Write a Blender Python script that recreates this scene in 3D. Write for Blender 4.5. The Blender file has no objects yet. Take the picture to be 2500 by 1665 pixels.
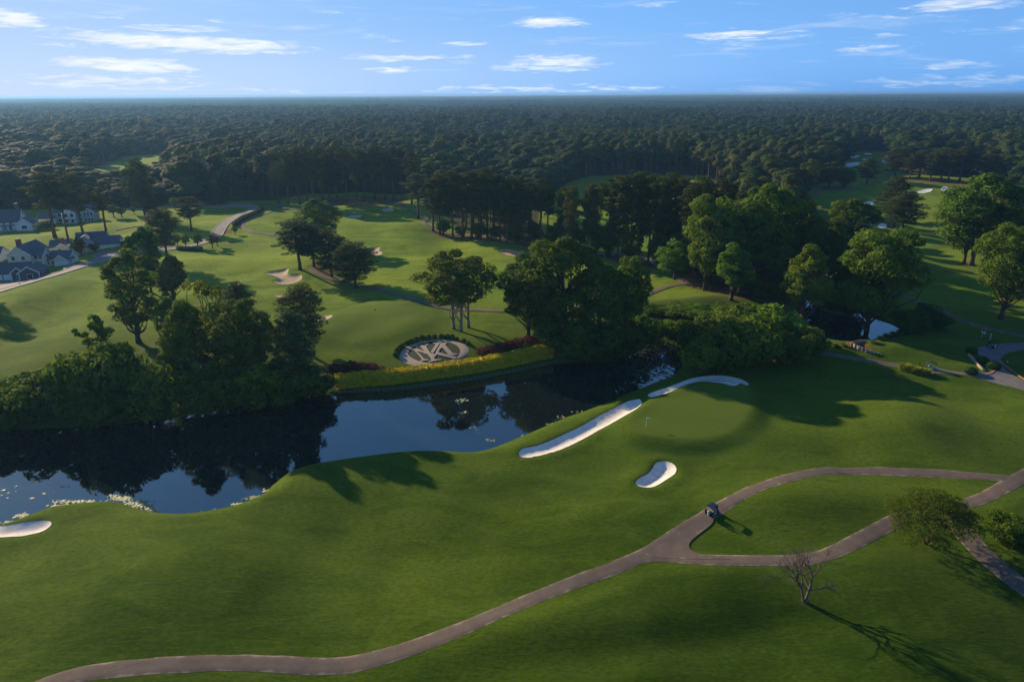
import bpy, math, random
import numpy as np
from mathutils import Matrix, Vector
R = math.radians
SC = bpy.context.scene
COL = SC.collection

# ------------------------------------------------------------ camera, sky, sun, exposure
CAMH = 65.0
FPX, CX, CY = 1569.0, 1177.0, 784.0          # focal length and centre in photo pixels (2354 wide)
PITCH, ROLL = R(19.9), R(-0.32)
ROT = Matrix.Rotation(math.pi/2 - PITCH, 3, 'X') @ Matrix.Rotation(ROLL, 3, 'Z')
cam_d = bpy.data.cameras.new('camera'); cam = bpy.data.objects.new('camera', cam_d); COL.objects.link(cam)
cam.matrix_world = Matrix.Translation((0, 0, CAMH)) @ ROT.to_4x4()
cam_d.sensor_width = 36.0; cam_d.lens = 36.0*FPX/2354.0
cam_d.clip_start = 1.0; cam_d.clip_end = 60000.0
SC.camera = cam

SUN_EL, SUN_AZ = R(18.6), R(46.5)            # azimuth measured from straight ahead (+Y) towards the west (-X)
SUN_DIR = Vector((-math.sin(SUN_AZ)*math.cos(SUN_EL), math.cos(SUN_AZ)*math.cos(SUN_EL), math.sin(SUN_EL)))
SC.view_settings.view_transform = 'Standard'; SC.view_settings.look = 'None'
SC.view_settings.exposure = 0.80; SC.view_settings.gamma = 1.0; SC.view_settings.use_curve_mapping = False
sl = bpy.data.lights.new('sun', 'SUN'); sl.energy = 5.0; sl.angle = R(0.6); sl.color = (1.0, 0.79, 0.50)
so = bpy.data.objects.new('sun', sl); COL.objects.link(so)
so.rotation_euler = SUN_DIR.to_track_quat('Z', 'Y').to_euler(); so.location = (-300, 300, 400)
try:
    cy = SC.cycles
    cy.max_bounces = 8; cy.diffuse_bounces = 3; cy.glossy_bounces = 3; cy.transmission_bounces = 4; cy.volume_bounces = 1
    cy.transparent_max_bounces = 8; cy.sample_clamp_indirect = 3.0; cy.caustics_reflective = False; cy.caustics_refractive = False
    cy.use_denoising = True
except Exception as e:
    print(e)

class NT:
    """tiny node helper"""
    def __init__(s, tree): s.t = tree; s.n = tree.nodes; s.l = tree.links
    def add(s, typ, ins=None, **kw):
        nd = s.n.new(typ)
        for k, v in kw.items(): setattr(nd, k, v)
        for k, v in (ins or {}).items():
            sock = nd.inputs[k]
            if hasattr(v, 'bl_idname') and hasattr(v, 'outputs'): s.l.new(v.outputs[0], sock)
            elif hasattr(v, 'is_output'): s.l.new(v, sock)
            else: sock.default_value = v
        return nd
    def math(s, op, a, b=None, c=None, clamp=False):
        nd = s.n.new('ShaderNodeMath'); nd.operation = op; nd.use_clamp = clamp
        for i, v in enumerate((a, b, c)):
            if v is None: continue
            if hasattr(v, 'outputs'): s.l.new(v.outputs[0], nd.inputs[i])
            elif hasattr(v, 'is_output'): s.l.new(v, nd.inputs[i])
            else: nd.inputs[i].default_value = v
        return nd
    def mix(s, f, a, b, typ='MIX'):
        nd = s.n.new('ShaderNodeMix'); nd.data_type = 'RGBA'; nd.blend_type = typ
        for i, v in ((0, f), (6, a), (7, b)):
            if hasattr(v, 'outputs'):
                s.l.new(v.outputs[2] if v.bl_idname == 'ShaderNodeMix' else v.outputs[0], nd.inputs[i])
            elif hasattr(v, 'is_output'): s.l.new(v, nd.inputs[i])
            else: nd.inputs[i].default_value = (*v, 1) if i and len(v) == 3 else v
        return nd
    def ramp(s, f, a, b, clamp=True):
        nd = s.n.new('ShaderNodeMapRange'); nd.clamp = clamp; nd.interpolation_type = 'SMOOTHSTEP'
        if hasattr(f, 'outputs'): s.l.new(f.outputs[0], nd.inputs[0])
        elif hasattr(f, 'is_output'): s.l.new(f, nd.inputs[0])
        nd.inputs[1].default_value = a; nd.inputs[2].default_value = b
        return nd

def res(n):                                   # result socket of a Mix node
    return n.outputs[2]

def ray(px, py):
    d = ROT @ Vector(((px-CX)/FPX, -(py-CY)/FPX, -1.0))
    return d.normalized()

# --- world: Nishita sky with thin wind-drawn clouds laid in by compass direction and height
world = bpy.data.worlds.new('World'); SC.world = world; world.use_nodes = True
w = NT(world.node_tree); w.n.clear()
sky = w.add('ShaderNodeTexSky', sky_type='NISHITA', sun_disc=False, sun_elevation=SUN_EL, sun_rotation=-SUN_AZ,
            altitude=80.0, air_density=1.0, dust_density=0.6, ozone_density=3.0)
SKY_STRENGTH = 0.10
tc = w.add('ShaderNodeTexCoord')
sep = w.add('ShaderNodeSeparateXYZ', {0: tc.outputs['Generated']})
az = w.math('ARCTAN2', sep.outputs[0], sep.outputs[1])
el = w.math('ARCSINE', sep.outputs[2])
CLOUDS = [  # photo x, y of the centre, half width, half height, strength
    (430, 100, 290, 17, 1.0), (290, 85, 90, 9, .5), (400, 66, 110, 9, .55), (300, 150, 190, 20, .9), (270, 190, 260, 20, .6), (20, 45, 70, 22, .9),
    (1265, 55, 85, 13, .85), (1705, 82, 150, 11, .75), (940, 131, 170, 7, .7), (890, 161, 80, 7, .6), (1280, 142, 130, 14, .75), (1240,158,170,8,.5),
    (1065, 103, 65, 5, .6), (860, 90, 60, 6, .4), (1500, 10, 60, 8, .45), (2230, 12, 190, 13, .6), (2050, 85, 60, 6, .4),
    (2050, 40, 160, 8, .3), (2200, 150, 110, 7, .4), (2000, 113, 90, 6, .4), (2280,65,100,6,.3), (770, 25, 60, 6, .4), (510, 48, 28, 7, .6), (125, 72, 40, 6, .4), (250, 40, 70, 4, .35),
    (1250, 205, 330, 9, .5), (2200, 185, 240, 14, .35), (600, 210, 400, 12, .35), (150, 105, 60, 6, .4), (1690,105,60,10,.3)]
cl_w = w.add('ShaderNodeCombineXYZ', {0: w.math('MULTIPLY', az, 5.0), 1: w.math('MULTIPLY', el, 34.0), 2: 0.0})
warp = w.add('ShaderNodeTexNoise', {'Vector': cl_w, 'Scale': 2.2, 'Detail': 6.0, 'Roughness': .62, 'Distortion': .6})
wsep = w.add('ShaderNodeSeparateColor', {0: warp.outputs[1]})
cl_f = w.add('ShaderNodeCombineXYZ', {0: w.math('MULTIPLY', az, 16.0), 1: w.math('MULTIPLY', el, 120.0), 2: 3.0})
fine = w.add('ShaderNodeTexNoise', {'Vector': cl_f, 'Scale': 1.6, 'Detail': 7.0, 'Roughness': .6, 'Distortion': .8})
azw = w.math('ADD', az, w.math('MULTIPLY', w.math('SUBTRACT', wsep.outputs[0], .5), .075))
elw = w.math('ADD', el, w.math('MULTIPLY', w.math('SUBTRACT', wsep.outputs[1], .5), .022))
acc = None
for (cx_, cy_, hw, hh, st) in CLOUDS:
    d = ray(cx_, cy_); a0, e0 = math.atan2(d.x, d.y), math.asin(d.z)
    d1 = ray(cx_+hw, cy_); d2 = ray(cx_, cy_-hh)
    wa = abs(math.atan2(d1.x, d1.y)-a0)*1.15; we = abs(math.asin(d2.z)-e0)*1.3
    tilt = (math.asin(d1.z)-e0)/max(1e-4, (math.atan2(d1.x, d1.y)-a0))*0 + (-.035 if hw > 250 and cy_ < 140 else 0)
    ux = w.math('MULTIPLY', w.math('SUBTRACT', azw, a0), 1/wa)
    uy = w.math('MULTIPLY', w.math('SUBTRACT', w.math('SUBTRACT', elw, e0), w.math('MULTIPLY', w.math('SUBTRACT', az, a0), tilt)), 1/we)
    r2 = w.math('ADD', w.math('MULTIPLY', ux, ux), w.math('MULTIPLY', uy, uy))
    m = w.math('MULTIPLY', w.math('SUBTRACT', 1.0, r2), st)
    acc = m if acc is None else w.math('SMOOTH_MAX', acc, m, .08)
dens = w.ramp(w.math('ADD', w.math('MULTIPLY', acc, .85), w.math('MULTIPLY', w.math('SUBTRACT', fine, .5), 1.6)), .03, 1.0)
cl_v = w.add('ShaderNodeCombineXYZ', {0: w.math('MULTIPLY', az, 3.2), 1: w.math('MULTIPLY', el, 30.0), 2: 9.0})
veil = w.add('ShaderNodeTexNoise', {'Vector': cl_v, 'Scale': 2.0, 'Detail': 8.0, 'Roughness': .64, 'Distortion': 1.2})
veil = w.math('MULTIPLY', w.math('MULTIPLY', w.ramp(veil, .50, .82), .30), w.ramp(el, .42, .02))
low = w.math('MULTIPLY', w.math('MULTIPLY', w.ramp(el, .10, .0), .24), w.ramp(az, .55, -.55))      # pale air low over the sunward horizon
dens = w.math('MAXIMUM', w.math('MAXIMUM', w.math('MULTIPLY', dens, 1.0), veil), low)
lum = w.add('ShaderNodeRGBToBW', {0: sky.outputs[0]})
ls = w.math('MULTIPLY', lum, SKY_STRENGTH)
lc = w.math('DIVIDE', ls, w.math('ADD', ls, 1.0))          # soft shoulder: the haze-free blue of the photograph's sky
cr = w.add('ShaderNodeValToRGB', {0: lc}); e = cr.color_ramp.elements
SKYRAMP = [(0.0, (.02, .05, .12)), (.09, (.040, .11, .27)), (.20, (.095, .26, .57)), (.33, (.165, .37, .72)), (.50, (.29, .465, .735)), (.75, (.39, .52, .74)), (.95, (.50, .60, .75))]
e[0].position = 0; e[0].color = (*SKYRAMP[0][1], 1); e[1].position = .95; e[1].color = (*SKYRAMP[-1][1], 1)
for p_, c_ in SKYRAMP[1:-1]:
    q = e.new(p_); q.color = (*c_, 1)
skymix = w.mix(dens, cr.outputs[0], (.70, .735, .76))
bg = w.add('ShaderNodeBackground', {0: res(skymix), 1: 0.78})
wo = w.add('ShaderNodeOutputWorld', {0: bg})
# ------------------------------------------------------------ helpers: numpy meshes
def tag(o, label=None, cat=None, group=None, kind=None):
    if label: o['label'] = label
    if cat: o['category'] = cat
    if group: o['group'] = group
    if kind: o['kind'] = kind
    return o

def np_mesh(name, V, Q, mats, smooth=False, attrs=None):
    me = bpy.data.meshes.new(name)
    V = np.asarray(V, np.float32); Q = np.asarray(Q, np.int32)
    me.vertices.add(len(V)); me.vertices.foreach_set('co', V.ravel())
    k = Q.shape[1]
    me.loops.add(Q.size); me.loops.foreach_set('vertex_index', Q.ravel())
    me.polygons.add(len(Q)); me.polygons.foreach_set('loop_start', np.arange(0, Q.size, k, dtype=np.int32))
    me.polygons.foreach_set('loop_total', np.full(len(Q), k, np.int32))
    for m in (mats if isinstance(mats, (list, tuple)) else [mats]): me.materials.append(m)
    if smooth: me.polygons.foreach_set('use_smooth', np.ones(len(Q), bool))
    for an, av in (attrs or {}).items():
        a = me.attributes.new(an, 'FLOAT', 'POINT'); a.data.foreach_set('value', np.asarray(av, np.float32))
    me.update(calc_edges=True); me.validate()
    return me

def link(name, me, parent=None):
    o = bpy.data.objects.new(name, me); COL.objects.link(o)
    if parent is not None: o.parent = parent
    return o

def smooth_poly(P, n=6, closed=True):         # Catmull-Rom
    P = [np.array(p, float) for p in P]; out = []
    N = len(P); rng = range(N if closed else N-1)
    for i in rng:
        if closed: p0, p1, p2, p3 = P[i-1], P[i], P[(i+1) % N], P[(i+2) % N]
        else: p0, p1, p2, p3 = P[max(i-1, 0)], P[i], P[i+1], P[min(i+2, N-1)]
        for k in range(n):
            t = k/n
            out.append(.5*((2*p1)+(-p0+p2)*t+(2*p0-5*p1+4*p2-p3)*t*t+(-p0+3*p1-3*p2+p3)*t**3))
    if not closed: out.append(P[-1])
    return np.array(out)

def poly_sdf(X, Y, P):                        # negative inside
    X = np.asarray(X, float); Y = np.asarray(Y, float)
    d2 = np.full(X.shape, 1e18); ins = np.zeros(X.shape, bool)
    n = len(P)
    for i in range(n):
        ax, ay = P[i][:2]; bx, by = P[(i+1) % n][:2]
        ex, ey = bx-ax, by-ay; L = ex*ex+ey*ey+1e-12
        t = np.clip(((X-ax)*ex+(Y-ay)*ey)/L, 0, 1)
        d2 = np.minimum(d2, (X-ax-t*ex)**2+(Y-ay-t*ey)**2)
        c = ((ay > Y) != (by > Y))
        if ey != 0: ins ^= c & (X < ex*(Y-ay)/ey+ax)
    d = np.sqrt(d2)
    return np.where(ins, -d, d)

def line_dist(X, Y, P):
    d2 = np.full(np.shape(X), 1e18)
    for (ax, ay), (bx, by) in zip(P[:-1], P[1:]):
        ex, ey = bx-ax, by-ay; L = ex*ex+ey*ey+1e-12
        t = np.clip(((X-ax)*ex+(Y-ay)*ey)/L, 0, 1)
        d2 = np.minimum(d2, (X-ax-t*ex)**2+(Y-ay-t*ey)**2)
    return np.sqrt(d2)

def sst(a, b, x):
    t = np.clip((x-a)/(b-a), 0, 1); return t*t*(3-2*t)

def flat_at(px, py, z=0.0):
    d = ray(px, py); t = (z-CAMH)/d.z
    return (d.x*t, d.y*t)

# ------------------------------------------------------------ terrain height field
WL = -2.6                                     # water level
POND_D = [(-420,1330),(-250,1285),(-120,1245),(0,1211),(40,1198),(62,1189),(100,1174),(130,1164),(200,1155),(262,1153),(300,1164),(340,1175),(400,1183),(450,1185),(500,1178),(550,1165),
  (600,1142),(632,1112),(655,1095),(700,1079),(760,1067),(830,1058),(900,1050),(960,1043),(1020,1040),(1080,1042),(1120,1035),(1160,1020),(1200,1004),(1250,982),(1300,961),
  (1350,943),(1400,924),(1450,902),(1500,884),(1540,870),(1562,850),(1574,828),(1568,804),(1548,788),(1520,787),(1480,800),(1450,818),(1400,832),(1340,834),(1285,836),(1200,853),(1100,873),
  (1000,888),(900,899),(830,903),(765,907),(700,915),(640,926),(560,938),(470,950),(350,967),(240,978),(120,984),(0,990),(-150,1010),(-320,1040),(-480,1080)]
POND2_D = [(1830,705),(1862,745),(1898,774),(1930,787),(1975,787),(2020,777),(2060,764),(2074,755),(2052,742),(2026,728),(1985,716),(1930,700),(1870,690)]
POND = smooth_poly([flat_at(x, y, WL) for x, y in POND_D], 4)
POND2 = smooth_poly([flat_at(x, y, WL) for x, y in POND2_D], 4)

def axis(segs):
    out = [segs[0][0]]
    for a, b, st in segs:
        n = max(1, int(round((b-a)/st))); out += list(np.linspace(a, b, n+1)[1:])
    return np.array(out)
def grow(a, b, st, f):
    out = [a]
    while out[-1] < b: out.append(out[-1]+st); st *= f
    return np.array(out[1:])
fx = grow(175, 16500, 1.2, 1.06)
XS = np.concatenate([-fx[::-1], axis([(-175, 175, .75)]), fx])
YS = np.concatenate([-grow(-36, 2000, 1.5, 1.25)[::-1], axis([(36, 260, .7), (260, 430, 1.3)]), grow(430, 16500, 1.6, 1.05)])
YS = np.unique(YS); GX, GY = np.meshgrid(XS, YS)

rs = np.random.RandomState(4)
WAVES = []
for lam, amp, n in ((75, .50, 4), (42, .36, 6), (22, .10, 8), (11, .035, 8)):
    for _ in range(n):
        a = rs.uniform(0, 2*math.pi); l = lam*rs.uniform(.75, 1.3)
        WAVES.append((math.cos(a)*2*math.pi/l, math.sin(a)*2*math.pi/l, rs.uniform(0, 6.28), amp*rs.uniform(.6, 1.2)/math.sqrt(n)*1.6))
LONG = [(math.cos(a)*2*math.pi/l, math.sin(a)*2*math.pi/l, p, m) for a, l, p, m in
        [(1.45, 820, .3, 3.2), (1.8, 1350, 2.1, 4.0), (.9, 1900, 4.0, 4.5), (1.2, 560, 1.0, 2.2)]]

def bump(X, Y, c, rx, ry, ang, h):
    ca, sa = math.cos(ang), math.sin(ang); dx, dy = X-c[0], Y-c[1]
    u = (dx*ca+dy*sa)/rx; v = (-dx*sa+dy*ca)/ry
    return h*np.exp(-(u*u+v*v))

H = np.zeros_like(GX)
fade = 1-sst(450, 900, np.hypot(GX, GY))
for kx, ky, p, a in WAVES: H += a*np.sin(kx*GX+ky*GY+p)*fade
far = sst(700, 2200, GY)
for kx, ky, p, a in LONG: H += a*np.sin(kx*GX+ky*GY+p)*far
# broad mounds: (photo x, y), radii across / along, angle, height
MOUNDS = [((1420,1440), 26, 6, .20, 1.5), ((1650,1490), 26, 6, .15, -1.1), ((1500,1545), 22, 4, .2, 1.1), ((2150,1420), 24, 12, .3, 1.2),
          ((1500,1170), 14, 12, .3, .9), ((1300,1130), 20, 8, 0, -.5), ((1950,1000), 22, 14, 0, 1.5), ((2200,960), 20, 14, .2, .9),
          ((700,1210), 16, 9, -.2, -.8), ((500,1330), 26, 10, .15, .9), ((1000,1290), 26, 10, .1, -.7), ((950,1380), 20, 9, .3, .8), ((200,1270), 18, 9, 0, .6),
          ((1800,1170), 14, 8, .3, .9), ((1950,1160), 14, 7, 0, .7), ((1640,1320), 12, 6, 0, .8), ((120,1400), 20, 8, 0, .7),
          ((880,735), 22, 14, 0, .9), ((760,600), 18, 12, 0, .8), ((820,520), 30, 14, -.4, 2.2), ((1000,600), 20, 10, 0, .7), ((700,520), 14, 9, 0, 1.2), ((1000,690), 16, 8, 0, .6),
          ((560,600), 20, 12, .3, 1.0), ((300,520), 20, 14, 0, .9), ((1560,700), 18, 6, 0, 1.8), ((2030,800), 10, 7, 0, 1.2), ((2150,800), 12, 7, 0, .9), ((2090,430), 30, 16, 0, 1.6), ((1960,480), 24, 16, 0, 1.2)]
for (c, rx, ry, a, h) in MOUNDS: H += bump(GX, GY, flat_at(*c), rx, ry, a, h*1.35)

box = (np.abs(GX) < 420) & (GY > 30) & (GY < 420)
def sdf_box(P, far_v=999.0):
    out = np.full(GX.shape, far_v); out[box] = poly_sdf(GX[box], GY[box], P); return out
S1, S2 = sdf_box(POND), sdf_box(POND2)
SD = np.minimum(S1, S2)
# the far bank slopes long and gently, the near one is short
mid = np.array([flat_at(x, y, WL) for x, y in ((-420,1180),(0,1090),(300,1060),(600,1010),(900,970),(1200,925),(1400,875),(1560,820),(1700,790))])
ymid = np.interp(GX, mid[:, 0], mid[:, 1])
farside = sst(-3, 10, GY-ymid)*(1-sst(60, 110, np.abs(GX-10)))
bw = 6.5+farside*15
t = np.clip(SD/bw, 0, 1); prof = 1-(1-t)**2.0
H = np.where(SD > 0, WL+(np.maximum(H, -1.7)-WL+.0)*prof+0.02, WL-np.minimum(2.2, -SD*.45)-.02)

# greens: raised plateaus
GREEN_D = [(1440,990),(1458,968),(1500,940),(1550,915),(1600,896),(1650,889),(1700,900),(1728,925),(1727,950),(1700,985),(1650,1011),(1580,1020),(1500,1015),(1455,1005)]
GREEN2_D = [(752,765),(765,725),(830,703),(900,696),(965,702),(985,725),(950,755),(850,782),(785,785)]
def sample(F, x, y):
    x = np.asarray(x, float); y = np.asarray(y, float)
    i = np.clip(np.searchsorted(XS, x)-1, 0, len(XS)-2); j = np.clip(np.searchsorted(YS, y)-1, 0, len(YS)-2)
    u = (x-XS[i])/(XS[i+1]-XS[i]); v = (y-YS[j])/(YS[j+1]-YS[j])
    return (F[j, i]*(1-u)+F[j, i+1]*u)*(1-v)+(F[j+1, i]*(1-u)+F[j+1, i+1]*u)*v

def at(px, py):
    """the ground point seen at photo pixel px, py"""
    d = ray(px, py); z = 0.0
    for _ in range(12):
        tt = (z-CAMH)/d.z; x, y = d.x*tt, d.y*tt
        z = .4*z+.6*float(sample(H, x, y))
    return Vector((x, y, float(sample(H, x, y))))
def atp(L): return [tuple(at(x, y)[:2]) for x, y in L]
def hz(x, y): return float(sample(H, x, y))

GREEN = smooth_poly(atp(GREEN_D), 4); GREEN2 = smooth_poly(atp(GREEN2_D), 4)
SG = sdf_box(GREEN); SG2 = sdf_box(GREEN2)
flatH = sample(H, GREEN[:, 0], GREEN[:, 1]).mean()
k = 1-sst(-.5, 5.0, SG); H = H*(1-k*.8)+(flatH+1.6)*k*.8
k = 1-sst(-4, 8, SG2); H = H+k*.7

# bunkers: photo outline, depth, sand colour index, label
BUNKERS = [
 ([(1193,1043),(1202,1033),(1240,1024),(1290,1003),(1340,979),(1390,951),(1430,930),(1455,921),(1472,921),(1475,930),(1460,943),(1420,966),(1380,988),(1340,1011),(1290,1034),(1250,1046),(1215,1053),(1197,1051)], .75, 0, 'long white sand bunker between the pond bank and the near putting green'),
 ([(1489,910),(1500,903),(1540,890),(1580,874),(1620,866),(1660,865),(1700,872),(1722,884),(1712,888),(1690,888),(1660,882),(1630,879),(1600,880),(1570,888),(1540,902),(1510,912),(1495,914)], .55, 0, 'curved white sand bunker wrapping the back of the near putting green'),
 ([(1461,1110),(1472,1100),(1490,1090),(1500,1078),(1508,1066),(1528,1062),(1547,1068),(1555,1080),(1549,1092),(1530,1105),(1510,1117),(1490,1123),(1468,1119)], 1.0, 0, 'small kidney shaped white bunker in the grass below the near putting green'),
 ([(-95,1236),(-60,1222),(0,1212),(40,1205),(80,1199),(108,1198),(119,1204),(112,1215),(90,1225),(50,1233),(0,1237),(-50,1244),(-85,1246)], .7, 0, 'white bunker cut by the picture edge beside the pale pond scum'),
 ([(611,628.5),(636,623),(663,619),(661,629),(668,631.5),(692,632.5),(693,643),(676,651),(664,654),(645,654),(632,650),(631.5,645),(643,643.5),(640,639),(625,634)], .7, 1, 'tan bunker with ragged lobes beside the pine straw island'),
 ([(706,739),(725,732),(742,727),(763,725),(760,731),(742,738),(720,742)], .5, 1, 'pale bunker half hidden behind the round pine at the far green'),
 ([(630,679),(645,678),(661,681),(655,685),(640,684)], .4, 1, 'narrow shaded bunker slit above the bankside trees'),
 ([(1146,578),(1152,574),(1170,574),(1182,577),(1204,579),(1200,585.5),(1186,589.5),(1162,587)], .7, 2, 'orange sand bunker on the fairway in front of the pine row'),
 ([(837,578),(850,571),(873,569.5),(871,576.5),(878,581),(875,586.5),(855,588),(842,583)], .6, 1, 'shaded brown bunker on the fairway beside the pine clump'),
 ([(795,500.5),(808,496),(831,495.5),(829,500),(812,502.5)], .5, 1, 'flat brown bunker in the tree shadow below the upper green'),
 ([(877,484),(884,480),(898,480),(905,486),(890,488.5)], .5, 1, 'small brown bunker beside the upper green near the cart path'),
 ([(1938,385),(1946,379),(1941,376),(1962,374),(1978,375),(1972,381),(1957,385)], .8, 3, 'largest white bunker at the far end of the distant fairway'),
 ([(1952,362.5),(1965,359),(1977,358),(1972,362),(1960,364)], .5, 3, 'thin pale bunker behind the largest distant bunker'),
 ([(1985,355),(1992,353),(2004,353.5),(2000,356)], .5, 3, 'farthest sliver of pale sand at the end of the distant fairway'),
 ([(1982,367),(1992,364),(2003,364),(1998,368)], .5, 3, 'pale bunker sliver above the lone pine on the distant fairway'),
 ([(1986.5,469),(1994,464),(2008,465.5),(2007,470),(1996,473)], .6, 3, 'white bunker close beside the three pine clump on the distant fairway'),
 ([(2106,443),(2122,437),(2143,435),(2140,440),(2122,444.5)], .6, 3, 'white bunker between the three pine clump and the big tree mass'),
 ([(2163,437),(2166,431),(2178,431),(2178,438),(2168,440)], .6, 3, 'white bunker peeping out from the big tree mass'),
 ([(1993,518),(1997,509.5),(2008,509),(2009,517),(2000,519.5)], .6, 3, 'pale square bunker beside the tall tree over the creek'),
 ([(2017.5,521),(2024,515),(2036,516),(2038,523.5),(2025,525)], .6, 3, 'pale oval bunker below the trunks of the three pine clump'),
]
BPOLY = []
SB = np.full(GX.shape, 99.0)
for P, dep, c, lab in BUNKERS:
    poly = smooth_poly(atp(P), 5); BPOLY.append(poly)
    bb = (GX > poly[:, 0].min()-12) & (GX < poly[:, 0].max()+12) & (GY > poly[:, 1].min()-12) & (GY < poly[:, 1].max()+12)
    s = poly_sdf(GX[bb], GY[bb], poly)
    # banked up lip around, scooped inside
    lip = .24*dep*np.exp(-((s-1.2)/1.6)**2)*(s > -.2)
    H[bb] += lip - dep*sst(.1, -2.0, s)*(.62) - .10*(s < 0)
    SB[bb] = np.minimum(SB[bb], s)

# ------------------------------------------------------------ materials of the ground
def mat(name):
    m = bpy.data.materials.new(name); m.use_nodes = True; n = NT(m.node_tree); n.n.clear()
    return m, n
def out(n, shader, disp=None):
    o = n.add('ShaderNodeOutputMaterial', {0: shader})
    if disp is not None: n.l.new(disp.outputs[0], o.inputs[2])
def simple(name, col, rough=.7, var=.12, scale=3.0, metal=0.0, bumpd=0.0, spec=.4):
    m, n = mat(name)
    g = n.add('ShaderNodeNewGeometry')
    no = n.add('ShaderNodeTexNoise', {'Vector': g.outputs['Position'], 'Scale': scale, 'Detail': 5.0, 'Roughness': .65})
    a = tuple(c*(1-var) for c in col); b = tuple(min(1, c*(1+var)) for c in col)
    mx = n.mix(no.outputs[0], a, b)
    ins = {'Base Color': res(mx), 'Roughness': rough, 'Metallic': metal, 'Specular IOR Level': spec}
    if bumpd: ins['Normal'] = n.add('ShaderNodeBump', {'Height': no.outputs[0], 'Strength': .5, 'Distance': bumpd})
    out(n, n.add('ShaderNodeBsdfPrincipled', ins)); return m

def grass_mat():
    m, n = mat('turf')
    g = n.add('ShaderNodeNewGeometry'); P = g.outputs['Position']
    def noise(scale, det=4.0, rough=.6, dist=0.0, sx=1, sy=1, rot=0.0):
        mp = n.add('ShaderNodeMapping', {0: P, 2: (0, 0, rot), 3: (sx, sy, 1)})
        return n.add('ShaderNodeTexNoise', {'Vector': mp, 'Scale': scale, 'Detail': det, 'Roughness': rough, 'Distortion': dist})
    big = noise(.022, 4, .6, .4); midn = noise(.085, 6, .62, .9, 1, 2.0, .35); fine = noise(1.3, 6, .72, 0, 1, 1.6, .3); tiny = noise(5.0, 4, .7)
    base = n.mix(n.ramp(big, .34, .66), (.034, .074, .0025), (.080, .124, .006))
    base = n.mix(n.math('MULTIPLY', n.ramp(midn, .44, .66), .8), base, (.074, .118, .010))
    base = n.mix(n.math('MULTIPLY', n.ramp(midn, .50, .32), .5), base, (.013, .047, .0015))
    wisp = noise(.30, 7, .7, 1.8, 1, 3.2, .25)
    base = n.mix(n.math('MULTIPLY', n.ramp(wisp, .46, .72), .6), base, (.084, .116, .016))
    spots = noise(.05, 3, .5, 0.5)
    base = n.mix(n.math('MULTIPLY', n.ramp(spots, .66, .76), .5), base, (.046, .112, .003))
    base = n.mix(n.math('MULTIPLY', n.ramp(fine, .35, .72), .68), base, (.016, .034, .003))
    base = n.mix(n.math('MULTIPLY', n.ramp(tiny, .46, .74), .42), base, (.074, .096, .012))
    gloss_tint = n.add('ShaderNodeAttribute', attribute_name='gloss_tint'); slope_shade = n.add('ShaderNodeAttribute', attribute_name='slope_shade')
    base = n.mix(n.ramp(slope_shade.outputs[2], .15, .85), base, res(n.mix(1.0, base, (.50, .60, .55), 'MULTIPLY')))          # shade of the slope below the cart path, painted into the turf colour
    glossed = n.mix(1.0, base, (2.55, 2.2, 2.7), 'MULTIPLY')                                                            # sunward gloss of the grass beyond the pond, painted as lighter turf
    base = n.mix(n.ramp(gloss_tint.outputs[2], 0, 1), base, res(glossed))
    # zones stored on the mesh
    gr = n.add('ShaderNodeAttribute', attribute_name='green'); st = n.add('ShaderNodeAttribute', attribute_name='straw')
    ro = n.add('ShaderNodeAttribute', attribute_name='rough'); wo_ = n.add('ShaderNodeAttribute', attribute_name='wood')
    mow = n.ramp(n.add('ShaderNodeAttribute', attribute_name='collar').outputs[2], .0, 1.0)
    gc = n.mix(n.ramp(fine, .3, .7), (.066, .104, .012), (.086, .124, .020))
    base = n.mix(n.math('MULTIPLY', mow, .35), base, (.030, .072, .010))
    base = n.mix(n.math('MULTIPLY', n.ramp(gr.outputs[2], .9, -1.0), .7), base, gc)
    rgh = n.mix(n.ramp(fine, .35, .7), (.034, .062, .010), (.085, .10, .03))
    base = n.mix(n.math('MULTIPLY', n.ramp(ro.outputs[2], 0, 1), .7), base, rgh)
    sn = n.math('ADD', st.outputs[2], n.math('MULTIPLY', n.math('SUBTRACT', fine, .5), 1.1))
    straw = n.mix(n.ramp(tiny, .3, .75), (.085, .040, .020), (.19, .10, .055))
    base = n.mix(n.math('MULTIPLY', n.ramp(sn, .35, .75), .85), base, straw)
    floor = n.mix(n.ramp(fine, .3, .7), (.030, .028, .013), (.045, .055, .018))
    base = n.mix(n.ramp(wo_.outputs[2], .2, .8), base, floor)
    hgt = n.math('ADD', n.math('MULTIPLY', fine, .5), n.math('MULTIPLY', tiny, .35))
    b1 = n.add('ShaderNodeBump', {'Height': hgt, 'Strength': .55, 'Distance': .16})
    b2 = n.add('ShaderNodeBump', {'Height': wisp, 'Strength': .35, 'Distance': .45, 'Normal': b1})
    out(n, n.add('ShaderNodeBsdfPrincipled', {'Base Color': res(base), 'Roughness': .92, 'Specular IOR Level': .02, 'Sheen Weight': .03, 'Sheen Roughness': .6, 'Sheen Tint': (.75, .9, .35, 1), 'Normal': b2}))
    return m
M = {}
M['turf'] = grass_mat()
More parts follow.
